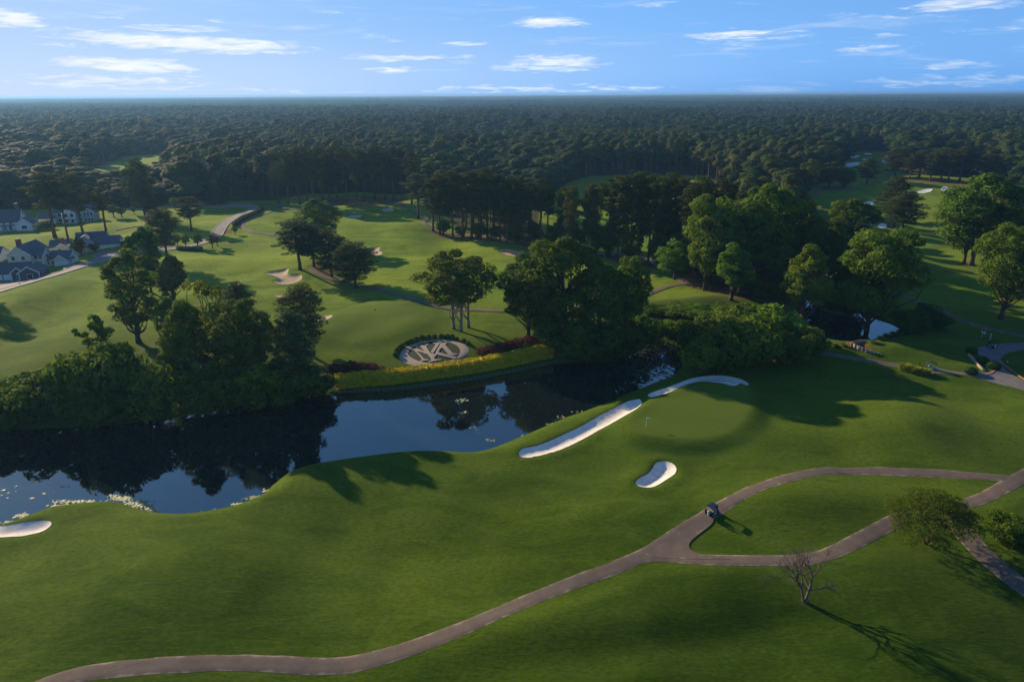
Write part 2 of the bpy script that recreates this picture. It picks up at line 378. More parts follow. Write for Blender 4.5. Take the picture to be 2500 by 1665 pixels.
def sand(name, a, b):
    m, n = mat(name); g = n.add('ShaderNodeNewGeometry'); P = g.outputs['Position']
    n1 = n.add('ShaderNodeTexNoise', {'Vector': P, 'Scale': .9, 'Detail': 8.0, 'Roughness': .7})
    n2 = n.add('ShaderNodeTexNoise', {'Vector': P, 'Scale': 7.0, 'Detail': 3.0})
    h = n.math('ADD', n1, n.math('MULTIPLY', n2, .4))
    bp = n.add('ShaderNodeBump', {'Height': h, 'Strength': .5, 'Distance': .12})
    out(n, n.add('ShaderNodeBsdfPrincipled', {'Base Color': res(n.mix(n.ramp(n1, .3, .72), a, b)), 'Roughness': .95, 'Specular IOR Level': .1, 'Normal': bp})); return m
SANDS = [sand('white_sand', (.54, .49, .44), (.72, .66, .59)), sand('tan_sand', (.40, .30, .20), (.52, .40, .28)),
         sand('orange_sand', (.50, .28, .14), (.62, .36, .19)), sand('pale_sand', (.62, .57, .52), (.78, .72, .66))]
def asphalt(name, a, b, edge):
    m, n = mat(name); g = n.add('ShaderNodeNewGeometry'); P = g.outputs['Position']
    n1 = n.add('ShaderNodeTexNoise', {'Vector': P, 'Scale': .45, 'Detail': 7.0, 'Roughness': .65})
    n2 = n.add('ShaderNodeTexNoise', {'Vector': P, 'Scale': 4.0, 'Detail': 6.0, 'Roughness': .8})
    v = n.add('ShaderNodeTexVoronoi', {'Vector': n.add('ShaderNodeMapping', {0: P, 3: (.28, .28, .28)}), 'Scale': .55}, feature='DISTANCE_TO_EDGE')
    c = n.mix(n.ramp(n1, .3, .7), a, b)
    c = n.mix(n.math('MULTIPLY', n.ramp(n2, .45, .75), .35), c, tuple(x*.6 for x in a))
    c = n.mix(n.math('MULTIPLY', n.ramp(v.outputs[0], .008, .0), .3), c, (.03, .03, .025))
    ea = n.add('ShaderNodeAttribute', attribute_name='edge')
    en = n.math('ADD', ea.outputs[2], n.math('MULTIPLY', n.math('SUBTRACT', n1, .5), 1.5))
    c = n.mix(n.math('MULTIPLY', n.ramp(en, .80, 1.15), .7), c, edge)
    out(n, n.add('ShaderNodeBsdfPrincipled', {'Base Color': res(c), 'Roughness': .9, 'Specular IOR Level': .2, 'Normal': n.add('ShaderNodeBump', {'Height': n2, 'Strength': .35, 'Distance': .04})}))
    return m
M['path'] = asphalt('worn_asphalt', (.098, .074, .060), (.130, .100, .082), (.33, .25, .18))
M['road'] = asphalt('street_asphalt', (.17, .15, .14), (.23, .205, .185), (.36, .27, .2))
M['lot'] = asphalt('paved_court', (.115, .105, .105), (.155, .14, .135), (.16, .12, .09))

# ------------------------------------------------------------ paths (ribbons lying just over the turf)
PATHS = [  # name, width, material, label points
 ('cart_path', 2.55, 'path', [(-60,1640),(60,1592),(150,1557),(250,1540),(350,1530),(450,1525),(550,1523),(650,1527),(720,1531),(790,1528),(870,1512),(950,1487),(1050,1449),(1150,1407),(1250,1366),(1340,1331),(1430,1298),(1490,1270),(1530,1245),(1580,1213),(1630,1182),(1680,1152),(1740,1122),(1800,1102),(1860,1088),(1930,1083),(2010,1083),(2100,1086),(2200,1091),(2280,1097),(2354,1105),(2430,1114),(2520,1125)]),
 ('cart_path', 2.6, 'path', [(1480,1279),(1520,1277),(1560,1281),(1620,1286),(1700,1288),(1780,1288),(1850,1286),(1900,1275),(1950,1254),(2010,1222),(2060,1196),(2120,1178),(2180,1167),(2240,1152),(2290,1130),(2330,1108),(2360,1090),(2420,1062)]),
 ('cart_path', 3.4, 'path', [(2185,1180),(2200,1203),(2222,1232),(2255,1268),(2292,1302),(2340,1340),(2400,1382),(2480,1440)]),
 ('cart_path', 2.3, 'path', [(1880,812),(1905,815),(1952,823),(2012,832),(2072,842),(2125,852),(2150,857)]),
 ('cart_path', 2.3, 'path', [(2035,668),(2071,680),(2132,700),(2192,728),(2252,751),(2297,761),(2354,773),(2420,788)]),
 ('street', 5.2, 'road', [(-160,705),(-80,690),(0,670),(50,655),(100,640),(160,622),(220,601),(265,588),(320,578),(390,573),(440,565),(475,556),(494,545),(505,530),(520,512),(545,497),(570,488),(585,481),(570,475),(540,473),(480,474),(400,477),(330,481),(250,488)]),
 ('cart_path', 2.4, 'path', [(661,548),(615,540),(580,534),(560,525),(556,515),(568,506),(592,497),(622,487),(645,477),(640,471),(600,470)]),
 ('cart_path', 2.2, 'path', [(632,474),(660,480),(695,484),(740,486)]),
 ('cart_path', 2.3, 'path', [(715,617),(735,632),(760,643),(800,652),(860,664),(900,675),(950,688),(1000,704),(1060,713),(1110,714),(1160,716),(1240,712),(1330,705),(1420,694),(1478,680),(1520,665),(1565,654),(1610,656),(1655,664),(1720,674)]),
 ('cart_path', 2.3, 'path', [(1580,652),(1562,643),(1535,622),(1496,602),(1460,590),(1430,585),(1352,581),(1229,563),(1175,552),(1130,547),(1060,541),(1015,536),(984,524),(974,512),(982,502),(955,491),(910,467),(892,460),(860,452)]),
 ('cart_path', 2.2, 'path', [(1800,475),(1835,460),(1880,446),(1913,434),(1950,425),(1991,419),(2042,403),(2110,400)]),
 ('side_walk', 1.6, 'road', [(265,530),(300,523),(330,519),(350,516)]),
]
def ribbon(name, P, wid, mt, lift):
    P = smooth_poly(P, 6, False)
    seg = np.hypot(*np.diff(P, axis=0).T); s = np.concatenate([[0], np.cumsum(seg)])
    n = max(8, int(s[-1]/.9)); u = np.linspace(0, s[-1], n)
    C = np.stack([np.interp(u, s, P[:, 0]), np.interp(u, s, P[:, 1])], 1)
    T = np.gradient(C, axis=0); T /= np.linalg.norm(T, axis=1)[:, None]+1e-9
    N = np.stack([-T[:, 1], T[:, 0]], 1)
    lat = np.linspace(-1, 1, 7); wob = np.random.RandomState(3).normal(0, 1, (n, 2))
    wob = (wob+np.roll(wob, 1, 0)+np.roll(wob, 2, 0))/3*.07
    V = []; E = []
    for q in lat:
        off = q*wid/2 + (wob[:, 0] if q < -.9 else wob[:, 1] if q > .9 else 0)
        xy = C+N*np.reshape(off, (-1, 1))
        z = np.maximum(sample(H, xy[:, 0], xy[:, 1]), WL+.3)+lift-(0.07 if abs(q) > .9 else 0)
        V.append(np.column_stack([xy, z])); E.append(np.full(n, abs(q)))
    V = np.concatenate(V); E = np.concatenate(E); k = len(lat)
    idx = np.arange(k*n).reshape(k, n)
    Q = np.stack([idx[:-1, :-1], idx[:-1, 1:], idx[1:, 1:], idx[1:, :-1]], -1).reshape(-1, 4)[:, ::-1]
    return link(name, np_mesh(name, V, Q, mt, True, {'edge': E})), C
ROADC = []
for i, (nm, wd, mk, pts) in enumerate(PATHS):
    o, C = ribbon(nm, atp(pts), wd, M[mk], .085+.012*i if i < 5 else .14+.012*i)
    tag(o, kind='structure'); ROADC.append((C, wd))

def patch(name, poly, mt, lift, cell, edge=True, zfun=None):
    """a sheet filling a ground outline, its rim snapped to the outline"""
    x0, y0 = poly.min(0)-cell; x1, y1 = poly.max(0)+cell
    nx, ny = int((x1-x0)/cell)+2, int((y1-y0)/cell)+2
    X, Y = np.meshgrid(x0+np.arange(nx)*cell, y0+np.arange(ny)*cell)
    S = poly_sdf(X, Y, poly)
    ins = (S < 0)
    keep = (ins[:-1, :-1].astype(int)+ins[1:, :-1]+ins[:-1, 1:]+ins[1:, 1:]) >= 1
    used = np.zeros(X.shape, bool)
    for a in (0, 1):
        for b in (0, 1): used[a:ny-1+a, b:nx-1+b] |= keep
    # pull rim vertices onto the outline
    rim = used & (S > 0)
    dense = poly
    seg = np.concatenate([dense, dense[:1]]); fine_pts = np.concatenate([np.linspace(seg[i], seg[i+1], max(2, int(np.hypot(*(seg[i+1]-seg[i]))/(cell*.15)))) for i in range(len(seg)-1)])
    for j, i in zip(*np.where(rim)):
        d = np.hypot(fine_pts[:, 0]-X[j, i], fine_pts[:, 1]-Y[j, i]); q = fine_pts[d.argmin()]; X[j, i], Y[j, i] = q
    idm = -np.ones(X.shape, int); idm[used] = np.arange(used.sum())
    z = (sample(H, X[used], Y[used]) if zfun is None else zfun(X[used], Y[used], np.minimum(S[used], 0)))+lift
    V = np.column_stack([X[used], Y[used], z])
    jj, ii = np.where(keep)
    Q = np.stack([idm[jj, ii], idm[jj, ii+1], idm[jj+1, ii+1], idm[jj+1, ii]], 1)
    return link(name, np_mesh(name, V, Q, mt, True, {'edge': np.clip(1+np.minimum(S[used], 0)/1.2, 0, .8)}))

Z4 = lambda L: [((1850+x/3.136)*.9416, (600+y/3.136)*.9416) for x, y in L]
COURT = np.array(atp(Z4([(1672,800),(1720,772),(1850,752),(2000,745),(2120,742),(2120,793),(2030,800),(1950,816),(1880,843),(1858,885),(1890,945),(1960,995),(2050,1045),(2160,1100),(2160,1165),(2038,1112),(1850,1064),(1700,1020),(1600,1000),(1480,988),(1340,975),(1290,960),(1330,938),(1400,945),(1500,962),(1600,972),(1740,972),(1795,945),(1765,900),(1735,870),(1690,840)])))
tag(patch('paved_court', smooth_poly(COURT, 4), M['lot'], .10, .7), kind='structure')
tag(patch('cart_path', smooth_poly(np.array(atp([(1490,1268),(1540,1238),(1590,1206),(1627,1183),(1640,1200),(1606,1229),(1585,1249),(1588,1264),(1610,1274),(1660,1280),(1690,1287),(1600,1286),(1540,1284),(1490,1280)])), 3), M['path'], .125, .4), kind='structure')
DRIVE = np.array(atp([(62,506),(85,503),(112,500),(118,508),(104,518),(80,519),(64,514)]))
tag(patch('driveway', smooth_poly(DRIVE, 4), M['road'], .12, 1.2), kind='structure')
for P in ([(210,586),(226,582),(262,578),(272,580),(268,587),(228,597)], [(140,611),(165,602),(168,604),(176,614),(150,624)], [(0,640),(60,637),(100,640),(70,653),(0,668)]):
    tag(patch('driveway', smooth_poly(np.array(atp(P)), 4), M['road'], .16, 1.0), kind='structure')
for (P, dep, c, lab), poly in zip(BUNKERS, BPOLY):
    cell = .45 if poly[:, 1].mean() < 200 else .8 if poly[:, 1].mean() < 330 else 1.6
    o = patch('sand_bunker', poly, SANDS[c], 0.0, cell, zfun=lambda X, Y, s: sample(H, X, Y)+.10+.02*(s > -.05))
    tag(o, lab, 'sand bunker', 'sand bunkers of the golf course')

# ------------------------------------------------------------ the ground sheet, zones as attributes
def zone(polys, soft=1.5):
    a = np.full(GX.shape, 99.0)
    for P in polys:
        bb = (GX > P[:, 0].min()-15) & (GX < P[:, 0].max()+15) & (GY > P[:, 1].min()-15) & (GY < P[:, 1].max()+15)
        a[bb] = np.minimum(a[bb], poly_sdf(GX[bb], GY[bb], P))
    return a
STRAW_D = [[(700,612),(730,604),(770,606),(790,620),(760,638),(735,632),(715,622)], [(985,532),(1040,538),(1160,549),(1300,565),(1430,586),(1500,606),(1470,612),(1380,592),(1240,574),(1100,552),(1010,546)],
           [(690,462),(760,455),(880,452),(950,456),(900,470),(820,474),(730,472)], [(2040,415),(2060,409),(2120,412),(2230,418),(2230,428),(2120,426),(2060,420)], [(1885,430),(1930,424),(1960,430),(1930,437),(1890,438)],
           [(2020,510),(2055,508),(2080,525),(2060,532),(2030,522)], [(1500,605),(1600,640),(1750,672),(1860,690),(1860,705),(1700,690),(1560,650)], [(2118,1243),(2150,1240),(2160,1250),(2135,1256)], [(1838,1380),(1858,1379),(1860,1387),(1842,1389)],
           [(535,500),(560,512),(600,492),(610,484),(590,486)], [(505,528),(535,528),(535,538),(508,540)], [(1990,788),(1955,782),(1935,792),(1985,806),(2010,808)]]
straw = sst(1.5, -1.5, zone([np.array(atp(P)) for P in STRAW_D]))
ROUGH_D = [[(-300,1000),(0,880),(90,860),(300,800),(420,760),(560,740),(700,800),(760,905),(640,930),(350,975),(0,1000)], [(1280,780),(1300,740),(1480,690),(1700,690),(1890,760),(1900,830),(1600,840),(1500,800),(1300,840)], [(1895,790),(2000,790),(2200,745),(2060,700),(1960,690),(1860,760)]]
SLOPE_SHADE_D = [[(-300,1720),(60,1612),(350,1548),(550,1540),(720,1548),(870,1530),(1050,1468),(1340,1348),(1490,1296),(1800,1302),(1920,1290),(2000,1250),(2080,1205),(2200,1185),(2300,1145),(2500,1090),(2900,1200),(2900,1950),(-300,1950)]]
slope_shade = sst(.5, -5, zone([np.array([flat_at(x, y) for x, y in P]) for P in SLOPE_SHADE_D]))*np.clip(.75+.25*np.sin(GX*.06+1)*np.sin(GY*.09), 0, 1)  # mask of the painted shade on the lower slope
gloss_tint = sst(135, 275, GY)*(1-.45*sst(20, 90, GX))  # mask of the painted sun gloss, growing with distance
rough = sst(4, -4, zone([np.array(atp(P)) for P in ROUGH_D]))
SRx = np.minimum(SG, SG2)
OPEN_D = [  # mown clearings; everything else beyond them is woodland floor
 [(-1200,1900),(-1200,620),(-500,560),(-200,520),(0,492),(120,478),(200,476),(330,478),(400,468),(500,466),(580,462),(650,455),(720,447),(900,444),(985,452),(1030,500),(1060,535),(1160,556),(1300,576),(1430,596),(1560,632),(1700,680),(1850,690),(1880,640),(1850,540),(1830,480),(1800,440),(1880,425),(1940,400),(1935,375),(1950,352),(2000,347),(2040,349),(2060,370),(2080,400),(2220,410),(2280,425),(2420,470),(2900,560),(3600,700),(3600,1900)],
 [(1235,560),(1240,500),(1262,455),(1305,420),(1375,404),(1480,401),(1585,403),(1650,430),(1670,500),(1650,600),(1560,600),(1400,585)],
 [(195,436),(212,392),(258,370),(310,356),(405,355),(418,388),(340,424),(260,436)], [(75,372),(85,352),(120,350),(140,360),(110,372)], [(1090,500),(1110,470),(1180,470),(1180,495)]]
OPENP = [np.array([flat_at(x, y) for x, y in P]) for P in OPEN_D]
opn = np.full(GX.shape, 999.0)
nb = (GY < 1400) & (np.abs(GX) < 1300)
for P in OPENP: opn[nb] = np.minimum(opn[nb], poly_sdf(GX[nb], GY[nb], P))
wood = sst(-4, 4, opn)
V = np.column_stack([GX.ravel(), GY.ravel(), H.ravel()])
ny_, nx_ = GX.shape; idx = np.arange(nx_*ny_).reshape(ny_, nx_)
Q = np.stack([idx[:-1, :-1], idx[:-1, 1:], idx[1:, 1:], idx[1:, :-1]], -1).reshape(-1, 4)
ground = link('ground', np_mesh('ground', V, Q, M['turf'], True, {'green': SRx.ravel(), 'collar': np.exp(-((SRx-3.2)/2.2)**2).ravel(), 'straw': straw.ravel(), 'rough': rough.ravel(), 'slope_shade': slope_shade.ravel(), 'gloss_tint': gloss_tint.ravel(), 'wood': wood.ravel()}))
tag(ground, kind='structure')

# ------------------------------------------------------------ water
def water_mat():
    m, n = mat('pond_water'); g = n.add('ShaderNodeNewGeometry'); P = g.outputs['Position']
    n1 = n.add('ShaderNodeTexNoise', {'Vector': n.add('ShaderNodeMapping', {0: P, 3: (1, 1.8, 1)}), 'Scale': .9, 'Detail': 3.0, 'Roughness': .5})
    patchn = n.add('ShaderNodeTexNoise', {'Vector': P, 'Scale': .035, 'Detail': 2.0})
    bp = n.add('ShaderNodeBump', {'Height': n1, 'Strength': n.math('MULTIPLY', n.ramp(patchn, .35, .7), .10), 'Distance': .05})
    out(n, n.add('ShaderNodeBsdfPrincipled', {'Base Color': (.006, .011, .012, 1), 'Roughness': .025, 'IOR': 1.95, 'Specular IOR Level': .5, 'Normal': bp}))
    return m
M['water'] = water_mat()
def sheet(name, poly, z, cell):
    big = poly.copy(); c = big.mean(0)
    o = patch(name, big, M['water'], 0, cell, zfun=lambda X, Y, s: np.full(len(X), z)); return tag(o, kind='structure')
def inflate(P, r):
    T = np.roll(P, -1, 0)-np.roll(P, 1, 0); T /= np.linalg.norm(T, axis=1)[:, None]
    N = np.stack([T[:, 1], -T[:, 0]], 1); A = np.sum(P[:, 0]*np.roll(P[:, 1], -1)-np.roll(P[:, 0], -1)*P[:, 1])
    return P+N*(r if A > 0 else -r)
sheet('pond_water', inflate(POND, .5), WL, 1.0); sheet('creek_water', inflate(POND2, .5), WL, 1.0)
# ------------------------------------------------------------ vegetation
def leaf_mat(name, a, b, trans=.35, scale=.35, rnd=.35, hue=(1.12, 1.0, .7)):
    m, n = mat(name)
    oi = n.add('ShaderNodeObjectInfo'); g = n.add('ShaderNodeNewGeometry')
    no = n.add('ShaderNodeTexNoise', {'Vector': g.outputs['Position'], 'Scale': scale, 'Detail': 3.0, 'Roughness': .6})
    c = n.mix(n.ramp(no, .3, .7), a, b)
    c = n.mix(n.math('MULTIPLY', g.outputs['Random Per Island'], .45), c, tuple(x*y*1.25 for x, y in zip(b, hue)))
    c = n.mix(1.0, c, oi.outputs['Color'], 'MULTIPLY')
    v = n.math('ADD', n.math('MULTIPLY', n.math('SUBTRACT', oi.outputs['Random'], .5), rnd), 1.0)
    c = n.mix(1.0, c, n.add('ShaderNodeCombineColor', {0: v, 1: v, 2: v}), 'MULTIPLY')
    d = n.add('ShaderNodeBsdfPrincipled', {'Base Color': res(c), 'Roughness': .8, 'Specular IOR Level': .08})
    tcol = n.mix(1.0, c, (1.25, 1.25, .55), 'MULTIPLY')
    t = n.add('ShaderNodeBsdfTranslucent', {0: res(tcol)})
    out(n, n.add('ShaderNodeMixShader', {0: trans, 1: d, 2: t})); return m
M['leaf'] = leaf_mat('broad_leaves', (.032, .068, .009), (.100, .150, .020))
M['needle'] = leaf_mat('pine_needles', (.026, .046, .013), (.070, .094, .027), .2, .5, .3, (1.2, 1.0, .75))
M['hedge'] = leaf_mat('golden_leaves', (.21, .205, .009), (.47, .40, .02), .18, 1.1, .1, (1.3, 1.05, .6))
M['burgundy'] = leaf_mat('burgundy_leaves', (.05, .018, .018), (.11, .036, .034), .25, .8, .25, (1.3, .9, .8))
M['boxwood'] = leaf_mat('boxwood_leaves', (.025, .055, .012), (.05, .095, .02), .2, 1.0, .15)
M['reed'] = leaf_mat('reed_blades', (.10, .13, .02), (.20, .22, .05), .3, 1.0, .2)
M['bark'] = simple('bark', (.085, .062, .045), .95, .45, 2.5, bumpd=.05, spec=.1)
M['pale_bark'] = simple('pale_bark', (.22, .19, .155), .95, .4, 2.5, bumpd=.05, spec=.1)
M['pine_bark'] = simple('pine_bark', (.115, .070, .048), .95, .45, 2.5, bumpd=.05, spec=.1)

def cards(Pn, Nn, size, rng, asp=.62, bend=True):
    """leaf shaped cards: four-cornered, tapered, at points P facing N"""
    n = len(Pn); Nn = Nn/(np.linalg.norm(Nn, axis=1)[:, None]+1e-9)
    r = rng.normal(size=(n, 3)); T = np.cross(Nn, r); T /= np.linalg.norm(T, axis=1)[:, None]+1e-9
    B = np.cross(Nn, T); s = (size*rng.uniform(.65, 1.35, n))[:, None]
    V = np.stack([Pn-T*s, Pn+B*s*asp-T*s*.1, Pn+T*s, Pn-B*s*asp-T*s*.1], 1).reshape(-1, 3)
    return V, np.arange(4*n).reshape(n, 4)

def blob_points(blobs, per, rng, jit=.75, lower=.45, cull=True):
    Ps, Ns = [], []
    C = np.array([b[0] for b in blobs]); Rr = np.array([b[1] for b in blobs])
    for i in range(len(blobs)):
        d = rng.normal(size=(per, 3)); d /= np.linalg.norm(d, axis=1)[:, None]
        d = d[(d[:, 2] > -.3) | (rng.uniform(size=per) < lower)]
        p = C[i]+d*Rr[i]*rng.uniform(.72, 1.08, len(d))[:, None]
        if cull:
            q = ((p[:, None, :]-C[None])/Rr[None]); q = (q*q).sum(-1); q[:, i] = 9
            ok = q.min(1) > .42; p = p[ok]; d = d[ok]
        Ps.append(p); Ns.append(d/Rr[i]*Rr[i].mean()+rng.normal(size=d.shape)*jit*.6)
    return np.concatenate(Ps), np.concatenate(Ns)

class MB:
    """collects shapes and links them as one mesh object"""
    def __init__(s): s.V = []; s.Q = []; s.T = []; s.k = 0
    def add(s, V, Q):
        V = np.asarray(V, float).reshape(-1, 3)
        for f in np.asarray(Q).tolist() if not isinstance(Q, list) else Q: s.Q.append([i+s.k for i in f])
        s.V.append(V); s.k += len(V); return s
    def tube(s, P, r, sides=6, cap=True):
        P = np.asarray(P, float); n = len(P); r = np.broadcast_to(np.asarray(r, float), (n,))
        T = np.gradient(P, axis=0); T /= np.linalg.norm(T, axis=1)[:, None]+1e-9
        up = np.where(np.abs(T[:, 2:3]) > .9, np.array([[1., 0, 0]]), np.array([[0, 0, 1.]]))
        A = np.cross(T, up); A /= np.linalg.norm(A, axis=1)[:, None]+1e-9; Bv = np.cross(T, A)
        an = np.arange(sides)*2*math.pi/sides
        V = P[:, None]+(A[:, None]*np.cos(an)[None, :, None]+Bv[:, None]*np.sin(an)[None, :, None])*r[:, None, None]
        Q = [[i*sides+j, i*sides+(j+1) % sides, (i+1)*sides+(j+1) % sides, (i+1)*sides+j] for i in range(n-1) for j in range(sides)]
        if cap: Q += [list(range(sides))[::-1], [(n-1)*sides+j for j in range(sides)]]
        return s.add(V, Q)
    def box(s, c, d, rz=0, taper=1.0):
        x, y, z = [q/2 for q in d]; V = []
        for zz, tp in ((-z, 1), (z, taper)):
            for xx, yy in ((-x, -y), (x, -y), (x, y), (-x, y)):
                X, Y = xx*tp, yy*tp
                V.append((c[0]+X*math.cos(rz)-Y*math.sin(rz), c[1]+X*math.sin(rz)+Y*math.cos(rz), c[2]+zz))
        return s.add(V, [[3, 2, 1, 0], [4, 5, 6, 7], [0, 1, 5, 4], [1, 2, 6, 5], [2, 3, 7, 6], [3, 0, 4, 7]])
    def prism(s, prof, w, axis='y'):
        """profile of (a, z) points swept w wide, centred"""
        n = len(prof); V = []
        for t in (-w/2, w/2):
            for a, z in prof: V.append((a, t, z) if axis == 'y' else (t, a, z))
        Q = [list(range(n)), list(range(2*n-1, n-1, -1))]+[[i, i+n, (i+1) % n+n, (i+1) % n] for i in range(n)]
        if axis == 'y': Q = [q[::-1] for q in Q]
        return s.add(V, Q)
    def mesh(s, name, mats, smooth=False, bev=0):
        me = bpy.data.meshes.new(name); me.from_pydata(np.concatenate(s.V).tolist(), [], s.Q)
        me.materials.append(mats)
        if smooth: me.polygons.foreach_set('use_smooth', np.ones(len(me.polygons), bool))
        if bev:
            import bmesh
            b = bmesh.new(); b.from_mesh(me); bmesh.ops.recalc_face_normals(b, faces=b.faces)
            bmesh.ops.bevel(b, geom=[e for e in b.edges if e.is_manifold and e.calc_face_angle(0) > .5], offset=bev, segments=2, affect='EDGES', clamp_overlap=True)
            b.to_mesh(me); b.free()
        me.update(); return me
    def build(s, name, m, parent=None, smooth=False, bev=0): return link(name, s.mesh(name, m, smooth, bev), parent)

def cards_mesh(name, blobs, per, size, m, seed, asp=.62, jit=.62, lower=.45, extra=None):
    rng = np.random.RandomState(seed)
    P, N = blob_points(blobs, per, rng, jit, lower)
    if extra is not None: P = np.concatenate([P, extra[0]]); N = np.concatenate([N, extra[1]])
    V, Q = cards(P, N, size, rng, asp)
    return np_mesh(name, V, Q, m)

def limb(a, b, rng, sag=.12, n=5):
    a, b = np.array(a, float), np.array(b, float); t = np.linspace(0, 1, n)[:, None]
    L = np.linalg.norm(b-a); off = rng.normal(size=3)*L*sag; off[2] = abs(off[2])*-.3
    return a+(b-a)*t+off*np.sin(t*math.pi)

def broadleaf(seed, H=20.0, W=12.0, cb=.2, nb=44, shape='oval', per=150, size=.42, lean=0.0, trunks=1, bark='bark', lm='leaf', br=(.12, .2)):
    """trunk mesh and crown mesh of a broadleaf tree, H tall and W wide"""
    rng = np.random.RandomState(seed); blobs = []
    zc, hz_ = (cb+1)/2*H, (1-cb)/2*H
    lop = rng.normal(size=(7, 3)); lop /= np.linalg.norm(lop, axis=1)[:, None]; lam = rng.uniform(-.42, .25, 7)
    while len(blobs) < nb:
        d = rng.normal(size=3); d /= np.linalg.norm(d)
        rr = rng.uniform(.35, 1)**.5
        f = 1+sum(l*max(0, d@v)**3 for l, v in zip(lam, lop))
        z = d[2]*rr
        if shape == 'oval': wz = 1.0
        elif shape == 'spread': wz = 1.05 if z > 0 else .75
        elif shape == 'cone': wz = .95-.55*z
        else: wz = 1.0
        r = W*rng.uniform(br[0]*.75, br[1]*1.05)*(1-.25*max(0, z))
        c = np.array([d[0]*rr*f*wz*(W/2-r*.7), d[1]*rr*f*wz*(W/2-r*.7), zc+z*f*(hz_-r*.6)])
        c[0] += lean*(c[2]/H)**1.3
        blobs.append((c, np.array([r, r, r*rng.uniform(.6, .85)])))
    t = MB()
    for k in range(trunks):
        a = k*2.4; ox, oy = (0, 0) if trunks == 1 else (math.cos(a)*W*.09, math.sin(a)*W*.09)
        tr = max(.16, H*.017)/(1 if trunks == 1 else 1.35)
        zt = (cb+.35*(1-cb))*H
        z = np.linspace(-.5, zt, 7); P = np.column_stack([ox+rng.normal(0, .01, 7).cumsum()*H*.3+lean*(np.maximum(z, 0)/H)**1.3, oy+rng.normal(0, .01, 7).cumsum()*H*.3, z])
        t.tube(P, tr*np.array([1.55, 1.08, .95, .85, .74, .62, .5]), 8)
        for i in rng.permutation(len(blobs))[:max(8, nb//(2*trunks))]:
            c = blobs[i][0]; zs = min(zt, max(cb*H*.75, c[2]-rng.uniform(.15, .4)*H)); j = np.interp(zs, P[:, 2], np.arange(7))
            s0 = np.array([np.interp(zs, P[:, 2], P[:, 0]), np.interp(zs, P[:, 2], P[:, 1]), zs])
            t.tube(limb(s0, c, rng), np.linspace(tr*.42, .05, 5), 5)
    return t.mesh('trunk', M[bark], True), cards_mesh('crown', blobs, per, size, M[lm], seed+50)

def pine(seed, H=24.0, W=8.5, cb=.45, per=64, size=.36, top='round'):
    rng = np.random.RandomState(seed); t = MB(); blobs = []
    z = np.linspace(-.4, H*.97, 9); bendx = rng.normal(0, .012, 9).cumsum()*H*.25; bendy = rng.normal(0, .012, 9).cumsum()*H*.25
    P = np.column_stack([bendx, bendy, z]); tr = H*.0135
    t.tube(P, tr*np.array([1.5, 1.1, 1.0, .94, .86, .75, .6, .42, .2]), 7)
    zz = cb*H
    while zz < H*.985:
        f = (zz/H-cb)/(1-cb)
        prof = (.62+.55*f if f < .45 else 1.0-((f-.45)/.55)**1.7*.8) if top == 'round' else (1.0-f*.85)
        for q in range(rng.randint(3, 6)):
            a = rng.uniform(0, 2*math.pi); L = W/2*prof*rng.uniform(.6, 1.12)
            c0 = np.array([np.interp(zz, z, P[:, 0]), np.interp(zz, z, P[:, 1]), zz])
            rise = rng.uniform(-.05, .35)*L*(1 if f > .3 else .4)
            e = c0+np.array([math.cos(a)*L, math.sin(a)*L, rise])
            pth = limb(c0, e, rng, .07, 4); t.tube(pth, np.linspace(tr*.34, .035, 4), 4)
            for u in ((.95,) if L < 1.6 else (.62, .98) if L < 3.2 else (.45, .75, 1.0)):
                r = rng.uniform(.75, 1.25)*(.55+.13*W)*.62
                c = c0+(e-c0)*u+rng.normal(0, .18, 3); blobs.append((c, np.array([r, r, r*.55])))
        zz += H*.031*rng.uniform(.8, 1.3)
    return t.mesh('trunk', M['pine_bark'], True), cards_mesh('crown', blobs, per, size, M['needle'], seed+9, .34, 1.1, .5)

PROTO = {}
def proto(key, HW, meshes):
    a = np.empty(len(meshes[1].vertices)*3, np.float32); meshes[1].vertices.foreach_get('co', a); a = a.reshape(-1, 3)
    PROTO[key] = ((float(np.percentile(a[:, 2], 99.6)), float(np.percentile(a[:, 0], 98.5)-np.percentile(a[:, 0], 1.5))), meshes)
random.seed(5)
for i, (H_, W_, cb, nb, sh) in enumerate([(22, 13, .12, 60, 'oval'), (24, 12, .16, 54, 'oval'), (20, 14, .22, 58, 'spread'), (26, 10, .1, 52, 'cone')]):
    proto('broad%d' % i, (H_, W_), broadleaf(20+i, H_, W_, cb*.6, int(nb*1.25), sh, 360, .27))
proto('tall', (27, 12), broadleaf(40, 27, 11, .12, 84, 'oval', 260, .26, -1.2, br=(.10, .17)))
proto('three', (19, 14), broadleaf(41, 19, 15, .13, 66, 'spread', 340, .26, 0, 3, 'pale_bark', br=(.11, .17)))
proto('great', (32, 22), broadleaf(42, 32, 21, .13, 120, 'oval', 400, .29, 0, 1, 'bark', br=(.09, .15)))
proto('open', (20, 12), broadleaf(43, 20, 12, .15, 46, 'oval', 150, .26, br=(.10, .16)))
proto('young', (6, 4), broadleaf(44, 6, 4.2, .25, 22, 'cone', 110, .19, br=(.16, .24)))
for i in range(4): proto('bush%d' % i, (5, 7), broadleaf(60+i, 5, 7.5, -.05, 26, 'spread', 270, .20, br=(.14, .22)))
for i, (H_, W_, cb, tp) in enumerate([(25, 8.5, .48, 'round'), (24, 9.5, .40, 'round'), (26, 7.5, .55, 'round'), (23, 9, .33, 'round'), (22, 10, .22, 'round')]):
    proto('pine%d' % i, (H_, W_), pine(80+i, H_, W_, cb, 110, .29, tp))
proto('conifer', (16, 7), pine(90, 16, 7.5, .06, 120, .27, 'cone'))

